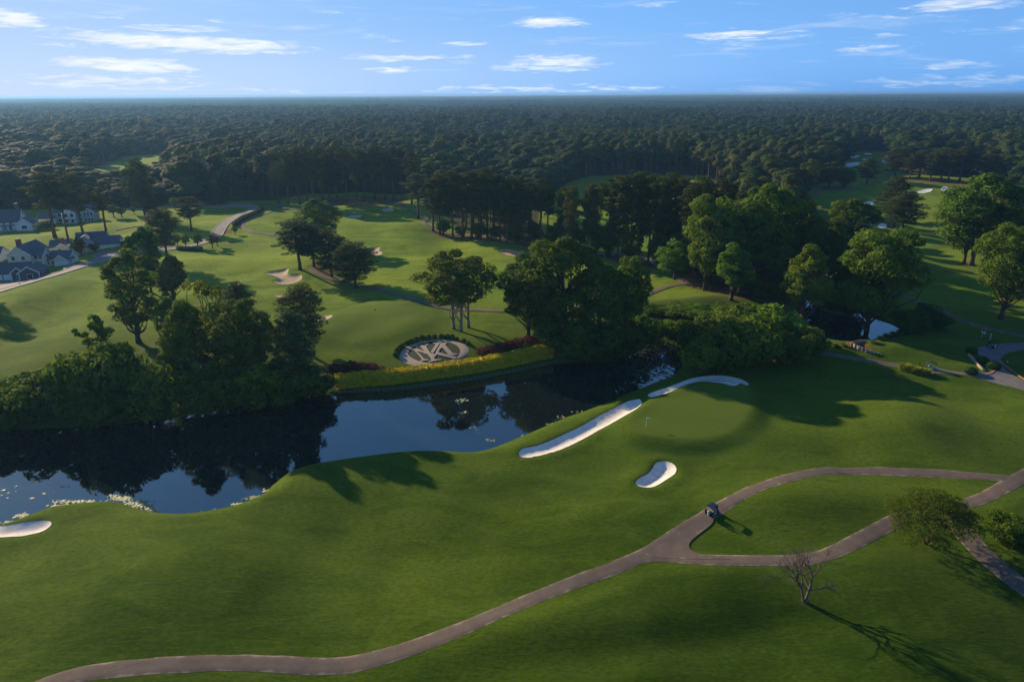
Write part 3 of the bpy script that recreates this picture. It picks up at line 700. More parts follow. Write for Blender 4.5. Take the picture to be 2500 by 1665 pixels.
LABELLED = {}
def place(key, name, cat, x, y, H_, W_, label, group=None, tint=(1, 1, 1), rz=None, z=None):
    (h0, w0), (tm, cm) = PROTO[key]
    o = bpy.data.objects.new(name, None); COL.objects.link(o); o.empty_display_size = .5
    o.location = (x, y, hz(x, y)-.05 if z is None else z); o.rotation_euler = (0, 0, random.uniform(0, 6.28) if rz is None else rz)
    s = W_/w0; o.scale = (s, s*random.uniform(.93, 1.07), H_/h0)
    for nm, me in (('trunk', tm), ('crown', cm)):
        c = bpy.data.objects.new(nm, me); COL.objects.link(c); c.parent = o; c.color = (*tint, 1) if nm == 'crown' else (1, 1, 1, 1)
    return tag(o, label, cat, group)

def from_photo(px, py, ptop, wpx):
    p = at(px, py); dist = math.hypot(p.x, p.y); d = ray(px, ptop)
    zt = CAMH+dist*d.z/math.hypot(d.x, d.y)
    depth = (Vector((p.x, p.y, p.z-CAMH))).dot(ROT @ Vector((0, 0, -1)))
    return p, max(1.5, zt-p.z), wpx*depth/FPX

def tree(key, px, py, ptop, wpx, label, group=None, tint=(1, 1, 1), rz=None, name=None, cat=None):
    q = random.uniform(-.12, .12); tint = (tint[0]*(1+q), tint[1], tint[2]*(1-q))
    p, h, wd = from_photo(px, py, ptop, wpx); wd *= {'great': .74, 'pine': 1.0, 'young': 1.0, 'conifer': .95, 'bush': 1.0}.get(key.rstrip('0123456789'), .88)
    k = key.rstrip('0123456789')
    nm = name or {'pine': 'pine_tree', 'conifer': 'conifer_tree', 'bush': 'bush', 'young': 'young_tree'}.get(k, 'broadleaf_tree')
    ct = cat or {'pine': 'pine tree', 'conifer': 'conifer', 'bush': 'bush', 'young': 'young tree'}.get(k, 'tree')
    return place(key, nm, ct, p.x, p.y, h, wd, label, group, tint, rz)

G_, Yl, Dk, Br = (1, 1, 1), (1.5, 1.35, .9), (.7, .78, .8), (1.25, .8, .72)
# --- single trees by name
ONE = [
 ('tall', 320, 788, 574, 112, 'tall leafy tree leaning over the bank with its trunk bare at the foot', (1.1, 1.1, 1)),
 ('three', 1062, 757, 571, 165, 'broad crowned tree on three slim trunks above the round garden emblem', (1.25, 1.2, 1)),
 ('great', 1990, 776, 521, 205, 'largest tree of the course with pale trunk beside the small creek', (1.3, 1.25, 1)),
 ('broad3', 1838, 752, 562, 104, 'slender pale leaved tree rising out of the bank shrubbery', (1.5, 1.45, 1.1)),
 ('broad0', 1215, 772, 588, 116, 'dark rounded tree beside the hedge, first of the bank clump', (.9, .95, .9)),
 ('broad1', 1293, 790, 553, 165, 'tallest tree of the bank clump at the end of the yellow hedge', (1.05, 1.05, .95)),
 ('broad2', 1375, 795, 602, 125, 'dark middle tree of the bank clump leaning toward the water', (.8, .9, .95)),
 ('broad0', 1440, 788, 592, 92, 'narrow tree closing the bank clump beside the cart path', (1.05, 1.05, .9)),
 ('broad3', 445, 905, 688, 112, 'bushy tree over the pond with bright upper leaves', (1.1, 1.15, 1)),
 ('open', 505, 855, 640, 120, 'sparse yellow green tree with visible branches behind the pond trees', Yl),
 ('broad0', 575, 912, 690, 130, 'round crowned dark tree standing at the pond edge', (.95, 1.05, 1)),
 ('broad2', 400, 800, 688, 75, 'small bright tree behind the bushy pond tree', (1.2, 1.25, .9)),
 ('conifer', 688, 908, 718, 105, 'dense pyramid shaped conifer at the end of the pond trees', (.85, 1.1, 1.1)),
 ('pine4', 705, 812, 655, 98, 'round headed pine in front of the half hidden pale bunker', (1, 1.15, 1)),
 ('pine4', 556, 742, 649, 64, 'small dark round pine top showing over the pond trees', (.7, .8, .9)),
 ('broad3', 403, 700, 588, 76, 'reddish brown leaved tree beside the tall leaning tree', (1.5, .85, 1.0)),
 ('broad1', 348, 672, 520, 66, 'dark narrow tree behind the tall leaning tree', (.7, .85, .9)),
 ('pine3', 388, 606, 479, 62, 'tall pine with long bare trunk above the reddish tree', G_),
 ('pine1', 440, 530, 452, 50, 'lone pine on the lawn beside the street bend', G_),
 ('pine4', 335, 503, 364, 62, 'very tall tapering pine beyond the houses', (.9, .95, 1)),
 ('conifer', 352, 505, 440, 30, 'low dark cedar at the foot of the very tall pine', Dk),
 ('pine0', 127, 547, 395, 74, 'wide crowned pine over the parked white car', G_),
 ('pine2', 157, 552, 418, 40, 'slim pine second of the four standing behind the houses', G_),
 ('pine1', 192, 535, 398, 56, 'tall pine third of the four standing behind the houses', G_),
 ('pine2', 245, 542, 430, 46, 'leaning thin pine at the end of the four behind the houses', G_),
 ('pine3', 690, 620, 505, 82, 'spreading dark pine on the pine straw island', (.9, 1, 1)),
 ('broad2', 737, 560, 458, 96, 'tall leafy tree crowning the pine straw island', (.95, .95, .9)),
 ('pine3', 722, 614, 520, 60, 'middle pine crowded in the island clump', (1, .95, .9)),
 ('pine4', 762, 636, 528, 72, 'dense dark pine nearest the cart path on the island', (.85, .9, .95)),
 ('pine4', 817, 662, 556, 88, 'open branched pine standing alone beside the cart path', (1.2, 1.2, 1)),
 ('pine0', 962, 503, 399, 58, 'flat topped pine standing apart in front of the white house', (1, 1, .9)),
 ('broad2', 1550, 642, 555, 98, 'bright green tree leaning over the path junction', (1.1, 1.3, 1)),
 ('broad1', 1945, 610, 460, 108, 'leafy tree over the creek in front of the pale bunkers', (1.15, 1.2, 1)),
 ('broad0', 1905, 640, 505, 70, 'dark tree beside the creek tucked behind the leafy one', (.8, .9, .9)),
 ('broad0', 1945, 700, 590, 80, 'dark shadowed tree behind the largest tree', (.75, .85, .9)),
 ('pine4', 2047, 510, 405, 70, 'tallest pine of the three pine clump', (.9, .95, 1)),
 ('pine4', 2073, 532, 440, 78, 'nearest pine of the three pine clump with bare trunk', G_),
 ('pine3', 2056, 523, 450, 44, 'slim pine between the other two of the clump', G_),
 ('pine4', 1992, 422, 363, 42, 'lone pine in the middle of the distant fairway', G_),
 ('pine4', 2056, 407, 340, 56, 'dark pine on straw at the start of the distant pine belt', (.85, .9, .95)),
 ('broad2', 1860, 437, 366, 50, 'pale airy tree at the edge of the distant fairway', (1.5, 1.25, 1.2)),
 ('broad2', 2232, 610, 398, 190, 'huge rounded tree of the mass beside the distant fairway', (.95, 1.15, 1)),
 ('broad0', 2335, 615, 415, 150, 'large dark tree of the mass cut by the picture edge', (.9, 1, .95)),
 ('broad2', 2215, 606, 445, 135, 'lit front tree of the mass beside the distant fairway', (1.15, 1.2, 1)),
 ('great', 2300, 734, 515, 170, 'spreading dark tree with a tall trunk above the golfers', (.95, 1, .85)),
 ('conifer', 497, 470, 416, 36, 'blue grey cedar shaped like a cone before the dark wood', (.7, .9, 1.2)),
]
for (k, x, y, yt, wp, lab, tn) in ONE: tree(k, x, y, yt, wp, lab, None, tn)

# --- the deciduous mass between the pine row and the distant fairway
for i, (k, x, y, yt, wp, lab, tn) in enumerate([
 ('broad1', 1620, 668, 448, 120, 'tall pale topped tree where the pine row meets the leafy grove', (1.2, 1.2, 1.0)),
 ('broad0', 1690, 672, 470, 120, 'dark green tree in the middle of the leafy grove', (.85, 1, .95)),
 ('broad2', 1755, 668, 424, 150, 'highest spreading tree of the leafy grove', (1.2, 1.25, 1.05)),
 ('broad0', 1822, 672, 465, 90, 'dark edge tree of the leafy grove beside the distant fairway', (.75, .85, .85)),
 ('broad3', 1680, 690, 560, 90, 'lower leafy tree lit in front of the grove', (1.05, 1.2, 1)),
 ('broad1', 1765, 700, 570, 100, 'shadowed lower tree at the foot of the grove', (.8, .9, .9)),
 ('broad2', 1720, 640, 430, 110, 'rounded tree at the back of the leafy grove', (1, 1.05, .95))]):
    tree(k, x, y, yt, wp, lab, None, tn)

# --- pines in rows: they look alike
rr = np.random.RandomState(11)
def pine_row(L, label, group, tint=(1, 1, 1)):
    for i, (x, y, yt, wp) in enumerate(L):
        v = rr.uniform(.85, 1.15); tree('pine%d' % rr.randint(0, 4), x, y, yt, wp*.86, label, group, tuple(t*v for t in tint))
pine_row([(995,532,418,58),(1012,540,400,62),(1040,544,392,60),(1066,546,402,56),(1085,550,395,60),(1105,552,404,52),(1122,548,388,60),(1150,556,400,58),(1165,560,410,46),(1192,560,405,56),
          (1207,565,440,60),(1240,566,412,66),(1258,572,425,50)], 'tall dark pine in the row with bare trunks behind the orange bunker', 'pines of the row behind the orange bunker', (1.0, .98, .9))
pine_row([(1296,580,432,48),(1312,592,428,44),(1350,588,430,40),(1357,598,424,46)], 'slim pine standing free in the gap where lit grass shows between trunks', 'slim pines in the gap of the row', G_)
pine_row([(1398,588,412,56),(1420,600,405,60),(1447,604,400,62),(1468,598,396,58),(1490,606,402,60),(1512,612,408,60),(1535,600,398,62),(1560,610,410,58),(1575,622,425,64),(1600,610,405,70),(1640,618,412,70),(1668,610,420,70)],
         'tall pine crowded between the gap and the leafy grove', 'pines between the gap and the grove', (1, .98, .92))
pine_row([(663,470,356,42),(690,470,342,50),(708,466,338,46),(722,474,345,50),(742,462,338,48),(758,468,352,48),(775,462,336,46),(800,466,342,50),(820,460,340,46),(838,464,345,46),(862,458,338,46),(884,460,350,42),(905,462,338,44),(925,462,342,44),(640,468,372,40),(946,470,352,44)],
         'dark pine in the far row at the top of the lit fairway', 'pines of the far row above the fairway', (1.0, .9, .85))
pine_row([(2090,412,352,42),(2112,410,345,46),(2138,418,350,44),(2163,414,340,46),(2180,420,352,50),(2205,418,336,46),(2228,420,350,52),(2258,422,338,52)],
         'dark pine on reddish straw in the belt beside the distant fairway', 'pines of the belt beside the distant fairway', (1, .9, .85))
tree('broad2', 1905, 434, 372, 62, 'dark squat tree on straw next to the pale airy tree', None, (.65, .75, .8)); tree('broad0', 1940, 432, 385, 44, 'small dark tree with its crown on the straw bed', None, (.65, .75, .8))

# understorey of the pine row
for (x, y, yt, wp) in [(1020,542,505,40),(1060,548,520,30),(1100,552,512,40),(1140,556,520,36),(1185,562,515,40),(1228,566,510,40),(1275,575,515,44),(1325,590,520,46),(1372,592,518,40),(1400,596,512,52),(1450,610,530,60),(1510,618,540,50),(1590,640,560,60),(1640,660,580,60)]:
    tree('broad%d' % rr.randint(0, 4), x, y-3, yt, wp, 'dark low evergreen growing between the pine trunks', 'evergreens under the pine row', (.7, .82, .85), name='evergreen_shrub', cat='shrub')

# --- bank thickets
BK = [('bush0', -40, 985, 895, 150), ('bush1', 40, 975, 885, 120), ('bush2', 105, 960, 862, 120), ('bush3', 30, 935, 870, 110), ('bush0', 150, 955, 838, 110), ('bush1', 215, 950, 800, 130), ('bush2', 272, 945, 790, 130),
      ('bush0', 345, 962, 838, 105), ('bush3', 300, 962, 880, 100), ('bush1', 225, 968, 880, 120), ('bush0', 420, 945, 850, 110), ('bush2', 510, 938, 850, 120), ('bush3', 610, 925, 830, 110), ('bush1', 560, 930, 860, 110),
      ('bush0', 700, 912, 842, 110), ('bush2', 745, 905, 862, 60), ('bush2', 90, 900, 855, 80), ('bush1', 650, 920, 850, 100), ('bush3', -130, 1000, 900, 160), ('bush0', 470, 942, 868, 90), ('bush2', 170, 905, 820, 90)]
desc = ['over the dark water', 'on the near slope of the wood', 'below the leaning snag']
for i, (k, x, y, yt, wp) in enumerate(BK):
    v = rr.uniform(.85, 1.25)
    tree(k, x, y+2, yt, wp, 'leafy bush in the thicket hanging over the dark side of the pond', 'bushes of the thicket along the pond', (v, v*1.08, v*.9))
BK2 = [('bush1', 1300, 822, 740, 110), ('bush2', 1370, 826, 750, 110), ('bush0', 1435, 815, 740, 100), ('bush3', 1480, 800, 732, 80), ('bush2', 1255, 800, 740, 60), ('bush0', 1340, 832, 780, 90), ('bush1', 1410, 824, 775, 90)]
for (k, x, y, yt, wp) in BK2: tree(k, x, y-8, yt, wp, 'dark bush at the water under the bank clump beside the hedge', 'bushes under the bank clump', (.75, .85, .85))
BK3 = [('bush0', 1610, 858, 785, 80, 1), ('bush1', 1655, 855, 772, 90, .9), ('bush2', 1705, 850, 758, 90, .95), ('bush0', 1590, 812, 742, 66, .8), ('bush3', 1560, 796, 738, 60, .75), ('bush3', 1660, 820, 728, 110, 1.15), ('bush0', 1750, 842, 722, 110, 1.3), ('bush1', 1815, 838, 765, 90, 1.0), ('bush2', 1862, 826, 768, 76, .9),
       ('bush3', 1780, 800, 700, 110, 1.45), ('bush0', 1710, 790, 700, 100, 1.2), ('bush1', 1640, 775, 715, 80, .9), ('bush2', 1835, 795, 750, 80, 1.1)]
for (k, x, y, yt, wp, v) in BK3: tree(k, x, y-4, yt, wp, 'rounded green bush in the thicket between pond inlet and creek', 'bushes between the pond inlet and the creek', (v*1.1, v*1.08, v*.85))
for (k, x, y, yt, wp) in [('bush2', 1500, 722, 704, 70), ('bush0', 1555, 722, 703, 80), ('bush1', 1610, 722, 704, 80), ('bush3', 1665, 726, 703, 70), ('bush1', 1530, 762, 742, 60), ('bush2', 1600, 764, 744, 60)]:
    tree(k, x, y, yt, wp, 'low scrub with a sunlit rim on the slope above the pond inlet', 'scrub above the pond inlet', (1.0, 1.15, .8))
for (k, x, y, yt, wp) in [('bush0', 2105, 760, 715, 70), ('bush1', 2150, 755, 718, 60), ('bush2', 2085, 768, 735, 40), ('bush3', 2130, 738, 700, 60)]:
    tree(k, x, y, yt, wp, 'dark spreading shrub on the bank behind the creek', 'shrubs behind the creek', (.7, .8, .8))
for (k, x, y, yt, wp) in [('bush0', 1815, 452, 425, 50), ('bush1', 1840, 448, 424, 44), ('bush2', 1790, 470, 440, 40)]:
    tree(k, x, y, yt, wp, 'low dark shrub beside the pale far path', 'shrubs beside the far path', (.75, .85, .85))
tree('bush1', 2308, 1240, 1190, 82, 'low green bush beside the fork of the cart path', None, (.75, .9, .65))
tree('bush3', 2362, 1244, 1214, 56, 'shaded bush at the picture edge behind the path fork', None, (.8, 1, .8))
tree('bush3', 2350, 690, 655, 40, 'small bright shrub at the picture edge under the dark tree', None, (1.6, 1.7, 1))

# --- lawn trees of the houses
for (k, x, y, yt, wp, lab) in [('young', 262, 500, 470, 24, 'larger round lawn tree beside the lilac grey one'), ('young', 280, 500, 476, 22, 'smaller round lawn tree beside the street'), ('young', 309, 493, 474, 15, 'tiny lawn tree alone at the street'),
    ('young', 409, 567, 538, 19, 'slim young tree at the clipped hedge, nearest the houses'), ('young', 428, 569, 540, 20, 'slim young tree in the middle of the clipped hedge'), ('young', 456, 570, 537, 22, 'slim young tree at the burgundy end of the hedge'),
    ('young', 489, 572, 540, 22, 'young lawn tree with reddish leaves by the street'), ('young', 500, 566, 543, 16, 'young tree behind the reddish one'), ('young', 541, 540, 520, 14, 'little tree by the dark roadside hedge'), ('young', 402, 482, 455, 18, 'pale small tree before the lit grass'),
    ('bush0', 108, 530, 508, 34, 'weeping shrub on the lawn in front of the white car'), ('bush1', 178, 588, 552, 22, 'tall dark shrub at the entrance of the long house'), ('young', 188, 590, 545, 22, 'reddish young tree in front of the long house porch'),
    ('bush2', 218, 578, 557, 20, 'round green shrub under the window of the long house'), ('bush3', 293, 573, 552, 22, 'purple leaved shrub at the garage corner'), ('bush1', 120, 606, 588, 22, 'yellow green shrub beside the white garage'), ('young', 88, 615, 602, 8, 'little cone shrub at the two storey house')]:
    rd = 'reddish' in lab or 'purple' in lab
    tree(k, x, y, yt, wp, lab, None, (1.6, .75, .9) if rd else (1.2, 1.2, .9) if 'pale' in lab or 'yellow' in lab else (.95, 1.05, .95))
M['far_leaf'] = leaf_mat('forest_leaves', (.011, .029, .007), (.032, .062, .012), .18, .03, .6, (1.05, 1.0, .8))
# ------------------------------------------------------------ the woods out to the horizon
def low_crown(seed, pine_=False, n=150, size=.95):
    """a forest tree in one mesh: short stem and a crown of a few big rounded clumps"""
    rng = np.random.RandomState(seed); H_, W_ = (22, 8.5) if pine_ else (20, 12)
    blobs = []
    cb = .40 if pine_ else .10; zc, hc = (cb+1)/2*H_, (1-cb)/2*H_
    for k in range(9 if pine_ else 11):
        d = rng.normal(size=3); d /= np.linalg.norm(d); d[2] = d[2]*.9+.1
        if k == 0: d = np.array([.1, 0, 1.0])
        r = W_*rng.uniform(.19, .30); rr_ = rng.uniform(.75, 1.0)
        blobs.append((np.array([d[0]*rr_*(W_/2-r*.75), d[1]*rr_*(W_/2-r*.75), zc+d[2]*rr_*(hc-r*.7)]), np.array([r, r, r*.78])))
    blobs.append((np.array([0, 0, zc]), np.array([W_*.30, W_*.30, hc*.72])))
    P, N = blob_points(blobs, n, rng, .42, .35)
    cv = P-np.array([0, 0, zc-hc*.4]); cv /= np.linalg.norm(cv, axis=1)[:, None]; N = N/np.linalg.norm(N, axis=1)[:, None]+cv*.45
    V, Q = cards(P, N, size, rng, .55 if pine_ else .7)
    m = MB(); m.tube([(0, 0, -.5), (0, 0, H_*.5), (0, 0, H_*.8)], [.32, .25, .12], 5)
    Vt = np.concatenate(m.V); Qt = np.array([q for q in m.Q if len(q) == 4])
    me = np_mesh('forest_tree', np.concatenate([Vt, V]), np.concatenate([Qt, Q+len(Vt)]), [M['needle'] if pine_ else M['far_leaf'], M['pine_bark'] if pine_ else M['bark']])
    mi = np.zeros(len(me.polygons), np.int32); mi[:len(Qt)] = 1; me.polygons.foreach_set('material_index', mi)
    return me
BL = [low_crown(200+i, False, 130, .85) for i in range(6)]; PL = [low_crown(220+i, True, 120, .62) for i in range(5)]
rng = np.random.RandomState(77)
# candidate stems on jittered rings, denser near
cand = []
Yd = 250.0
def is_open(x, y):
    return min(poly_sdf(np.array([x]), np.array([y]), P)[0] for P in OPENP)
ringx = []
d = 260.0
while d < 2600:
    step = 10.5 if d < 900 else 12.5
    half = R(47); n = int(2*half*d/step)
    a = np.linspace(-half, half, n)+rng.uniform(-.4, .4, n)*2*half/n; rd = d+rng.uniform(-.45, .45, n)*step
    ringx.append(np.column_stack([np.sin(a)*rd, np.cos(a)*rd])); d += step
C = np.concatenate(ringx)
so_ = np.full(len(C), 999.0)
for P in OPENP: so_ = np.minimum(so_, poly_sdf(C[:, 0], C[:, 1], P))
keep = so_ > 3.0
# explicit streets and lots inside the woods stay clear through OPENP
C = C[keep]; so_ = so_[keep]
def vnoise(x, y, sc, sd):
    r_ = np.random.RandomState(sd); v = 0
    for _ in range(6):
        a = r_.uniform(0, 6.28); l = sc*r_.uniform(.6, 1.5); v = v+np.sin((x*math.cos(a)+y*math.sin(a))*6.28/l+r_.uniform(0, 6.28))
    return v/2.5
DD = np.hypot(C[:, 0], C[:, 1]); AZ = np.arctan2(C[:, 0], C[:, 1])
pn = vnoise(C[:, 0], C[:, 1], 260, 3)+rng.normal(0, .45, len(C))+np.where((DD < 640) & (AZ > -.2) & (AZ < .55), .9, 0)-np.where(AZ < -.3, .2, 0)-sst(700, 1400, DD)*.5
isp = pn > .25
hh = np.where(isp, rng.normal(23, 2.4, len(C)), rng.normal(18.5, 4.2, len(C)))*(1+.2*vnoise(C[:, 0], C[:, 1], 420, 8))
hh = np.clip(hh, 9, 29); ww = np.where(isp, rng.uniform(10, 16, len(C)), rng.uniform(15, 29, len(C)))*np.clip(hh/20, .75, 1.15)
tv = np.clip(rng.normal(1.0, .2, len(C))+.18*vnoise(C[:, 0], C[:, 1], 90, 5), .55, 1.7); yel = rng.uniform(0, 1, len(C))
zz = sample(H, C[:, 0], C[:, 1])
# the low wood in front of the far clearing beyond the houses
q_ = np.array(ROT.transposed()) @ np.stack([C[:, 0], C[:, 1], zz-CAMH]); bx_, by_ = CX+FPX*q_[0]/-q_[2], CY-FPX*q_[1]/-q_[2]
low = (bx_ > 195) & (bx_ < 425) & (by_ > 415) & (by_ < 480); hh[low] *= .62; ww[low] *= .8
# how much of each crown the camera sees, nearest first
inv = np.array(ROT.transposed())
def project(x, y, z):
    p = np.stack([x, y, z-CAMH]); q = inv @ p
    return CX+FPX*q[0]/-q[2], CY-FPX*q[1]/-q[2], -q[2]
cx_, ctop, dep = project(C[:, 0], C[:, 1], zz+hh); _, cbot, _ = project(C[:, 0], C[:, 1], zz+hh*.3)
cov = np.zeros((400, 600), bool); vis = np.zeros(len(C))
order = np.argsort(DD)
for i in order[:9000]:
    hw = ww[i]/2*FPX/dep[i]*.85
    x0, x1 = int(max(0, (cx_[i]-hw)/4)), int(min(600, (cx_[i]+hw)/4+1)); y0, y1 = int(max(0, ctop[i]/4)), int(min(399, cbot[i]/4+1))
    if x1 <= x0 or y1 <= y0: continue
    sub = cov[y0:y1, x0:x1]; vis[i] = (~sub).sum(); cov[y0:y1+2, x0:x1] = True
NB, NP = 300, 290
ib = [i for i in np.argsort(-vis) if not isp[i] and vis[i] > 2][:NB]; ip = [i for i in np.argsort(-vis) if isp[i] and vis[i] > 2 and DD[i] > 300][:NP]
# fuller crowns for these single trees
BH = [low_crown(240+i, False, 330, .55) for i in range(5)]; PH = [low_crown(260+i, True, 300, .44) for i in range(5)]
def region(i):
    x = cx_[i]
    if x < 560: return 'beyond the houses'
    if x < 1000: return 'behind the far pine row'
    if x < 1620: return 'beyond the hidden middle fairway'
    if x < 1960: return 'behind the leafy grove'
    return 'around the distant fairway'
for i in list(ib)+list(ip):
    p_ = bool(isp[i]); reg = region(i)
    o = link('forest_pine' if p_ else 'forest_tree', (PH if p_ else BH)[rng.randint(0, 5)])
    o.location = (C[i, 0], C[i, 1], zz[i]-.1); s = ww[i]/(8.5 if p_ else 12); o.scale = (s, s, hh[i]/(22 if p_ else 20)); o.rotation_euler = (0, 0, rng.uniform(0, 6.28))
    t = tv[i]; o.color = (t*(1.3 if yel[i] > .8 else 1), t*(1.2 if yel[i] > .8 else 1), t*.95, 1)
    tag(o, ('dark rounded pine in the forest ' if p_ else 'green broadleaf tree in the forest ')+reg, 'pine tree' if p_ else 'tree', ('forest pines ' if p_ else 'forest broadleaf trees ')+reg)
done = np.zeros(len(C), bool); done[ib] = True; done[ip] = True
rest = np.where(~done)[0]

# everything farther: one object that scatters crowns, then whole stands of crowns
def stand(seed, S=190.0, step=13.5):
    r_ = np.random.RandomState(seed); Vs, Qs, k = [], [], 0
    g = np.arange(-S/2, S/2, step)
    for x in g:
        for y in g:
            x_, y_ = x+r_.uniform(-4, 4), y+r_.uniform(-4, 4); h = np.clip(r_.normal(18, 3.2), 9, 27); wd = r_.uniform(12, 20)
            d = r_.normal(size=(40, 3)); d /= np.linalg.norm(d, axis=1)[:, None]; d[:, 2] = np.abs(d[:, 2])*1.0-.15
            rad = np.array([wd/2, wd/2, h*.38])*r_.uniform(.8, 1.1, (40, 1))
            V, Q = cards(np.array([x_, y_, h*.62])+d*rad, d+r_.normal(size=d.shape)*.35, 1.75, r_, .75)
            Vs.append(V); Qs.append(Q+k); k += len(V)
    return np_mesh('stand', np.concatenate(Vs), np.concatenate(Qs), M['far_leaf'])
hid = bpy.data.collections.new('forest_source')
def src(nm, me):
    o = bpy.data.objects.new(nm, me); hid.objects.link(o); return o
SRC = [src('crown_source_%02d' % i, me) for i, me in enumerate(BL+PL)]+[src('stand_source_%02d' % i, stand(300+i)) for i in range(4)]
pts, scl, rot, idx = [], [], [], []
for i in rest:
    pts.append((C[i, 0], C[i, 1], zz[i]-.1)); s = ww[i]/(8.5 if isp[i] else 12); scl.append((s, s, hh[i]/(22 if isp[i] else 20)))
    rot.append(rng.uniform(0, 6.28)); idx.append(len(BL)+rng.randint(0, 5) if isp[i] else rng.randint(0, 6))
y = 2600.0
while y < 15500:
    hw = y*math.tan(R(46)); xs = np.arange(-hw, hw, 165.0)
    for x in xs:
        xx, yy = x+rng.uniform(-25, 25), y+rng.uniform(-25, 25)
        if math.hypot(xx, yy) < 2560: continue
        pts.append((xx, yy, hz(xx, yy))); s = rng.uniform(.9, 1.15); scl.append((s, s, rng.uniform(.85, 1.2))); rot.append(rng.choice([0, 1.571, 3.142, 4.712])); idx.append(len(BL)+len(PL)+rng.randint(0, 4))
    y += 165.0
me = bpy.data.meshes.new('forest'); me.vertices.add(len(pts)); me.vertices.foreach_set('co', np.array(pts, np.float32).ravel())
a = me.attributes.new('scl', 'FLOAT_VECTOR', 'POINT'); a.data.foreach_set('vector', np.array(scl, np.float32).ravel())
a = me.attributes.new('rot', 'FLOAT', 'POINT'); a.data.foreach_set('value', np.array(rot, np.float32))
a = me.attributes.new('idx', 'INT', 'POINT'); a.data.foreach_set('value', np.array(idx, np.int32))
forest = link('forest', me); tag(forest, 'unbroken dark green forest running out to the hazy horizon', 'forest', None, 'stuff')
ng = bpy.data.node_groups.new('scatter', 'GeometryNodeTree')
ng.interface.new_socket('Geometry', in_out='INPUT', socket_type='NodeSocketGeometry'); ng.interface.new_socket('Geometry', in_out='OUTPUT', socket_type='NodeSocketGeometry')
gi = ng.nodes.new('NodeGroupInput'); go = ng.nodes.new('NodeGroupOutput')
ci = ng.nodes.new('GeometryNodeCollectionInfo'); ci.inputs[0].default_value = hid; ci.inputs[1].default_value = True; ci.inputs[2].default_value = True
ip_ = ng.nodes.new('GeometryNodeInstanceOnPoints'); ip_.inputs['Pick Instance'].default_value = True
def attr(nm, typ):
    n = ng.nodes.new('GeometryNodeInputNamedAttribute'); n.data_type = typ; n.inputs[0].default_value = nm; return n.outputs[0]
cxyz = ng.nodes.new('ShaderNodeCombineXYZ'); ng.links.new(attr('rot', 'FLOAT'), cxyz.inputs[2])
ng.links.new(gi.outputs[0], ip_.inputs['Points']); ng.links.new(ci.outputs[0], ip_.inputs['Instance']); ng.links.new(attr('idx', 'INT'), ip_.inputs['Instance Index'])
ng.links.new(cxyz.outputs[0], ip_.inputs['Rotation']); ng.links.new(attr('scl', 'FLOAT_VECTOR'), ip_.inputs['Scale']); ng.links.new(ip_.outputs[0], go.inputs[0])
md = forest.modifiers.new('scatter', 'NODES'); md.node_group = ng
print('forest', len(pts), 'near', len(ib), len(ip))

# ------------------------------------------------------------ air
hb = MB(); hb.box((0, 6900, 21), (34000, 18000, 91))
mh, n = mat('air')
pv = n.add('ShaderNodeVolumePrincipled', {'Color': (.22, .45, .80, 1), 'Density': .0001, 'Anisotropy': .34, 'Absorption Color': (0, 0, 0, 1)})
o_ = n.add('ShaderNodeOutputMaterial'); n.l.new(pv.outputs[0], o_.inputs[1])
tag(hb.build('haze', mh), kind='stuff')
# ------------------------------------------------------------ smaller things
def empty(name, loc, rz=0.0):
    o = bpy.data.objects.new(name, None); COL.objects.link(o); o.location = loc; o.rotation_euler = (0, 0, rz); o.empty_display_size = .4; return o
def copy_tree(o, parent=None):
    c = o.copy(); COL.objects.link(c)
    if parent is not None: c.parent = parent
    for ch in list(o.children): copy_tree(ch, c)
    return c
M['white'] = simple('white_paint', (.74, .73, .69), .6, .06, 1.5); M['cream'] = simple('cream_siding', (.60, .56, .49), .8, .08, 1.0)
M['grey_siding'] = simple('grey_siding', (.36, .36, .35), .8, .1, 1.0); M['shingle_wall'] = simple('brown_shingles', (.12, .095, .085), .9, .25, 3.0)
M['roof'] = simple('slate_roof', (.092, .094, .102), .85, .35, 1.6); M['roof_brown'] = simple('brown_roof', (.13, .095, .08), .9, .3, 1.5)
M['brick'] = simple('red_brick', (.20, .075, .045), .9, .3, 4.0); M['glass'] = simple('dark_glass', (.02, .025, .03), .08, .3, .8, spec=.6)
M['dark'] = simple('black_plastic', (.012, .012, .014), .45, .3, 4.0); M['navy'] = simple('navy_paint', (.012, .014, .03), .3, .2, 2.0, spec=.5)
M['rubber'] = simple('tyre_rubber', (.015, .015, .015), .9, .3, 6.0); M['metal'] = simple('steel', (.35, .35, .36), .35, .1, 5.0, metal=.9)
M['beige'] = simple('beige_vinyl', (.38, .34, .27), .6, .1, 5.0); M['tan'] = simple('tan_stone', (.27, .205, .145), .9, .2, 2.0, bumpd=.03)
M['wood'] = simple('weathered_timber', (.24, .18, .13), .9, .3, 3.0, bumpd=.02); M['pale_wood'] = simple('pale_timber', (.34, .27, .20), .9, .25, 3.0)
M['dark_wood'] = simple('dark_timber', (.075, .062, .05), .9, .3, 3.0); M['gravel'] = simple('pale_gravel', (.33, .265, .215), .95, .18, 5.0, bumpd=.05); M['cover'] = simple('dark_groundcover', (.012, .028, .010), .95, .5, 3.0, bumpd=.08)
M['redkerb'] = simple('red_edging', (.27, .12, .065), .9, .2, 2.0); M['concrete'] = simple('concrete', (.33, .30, .27), .9, .15, 1.0)
M['car'] = simple('white_car_paint', (.62, .64, .66), .25, .05, 1.0, spec=.6); M['blue_car'] = simple('blue_white_car_paint', (.42, .52, .64), .25, .05, 1.0, spec=.6)

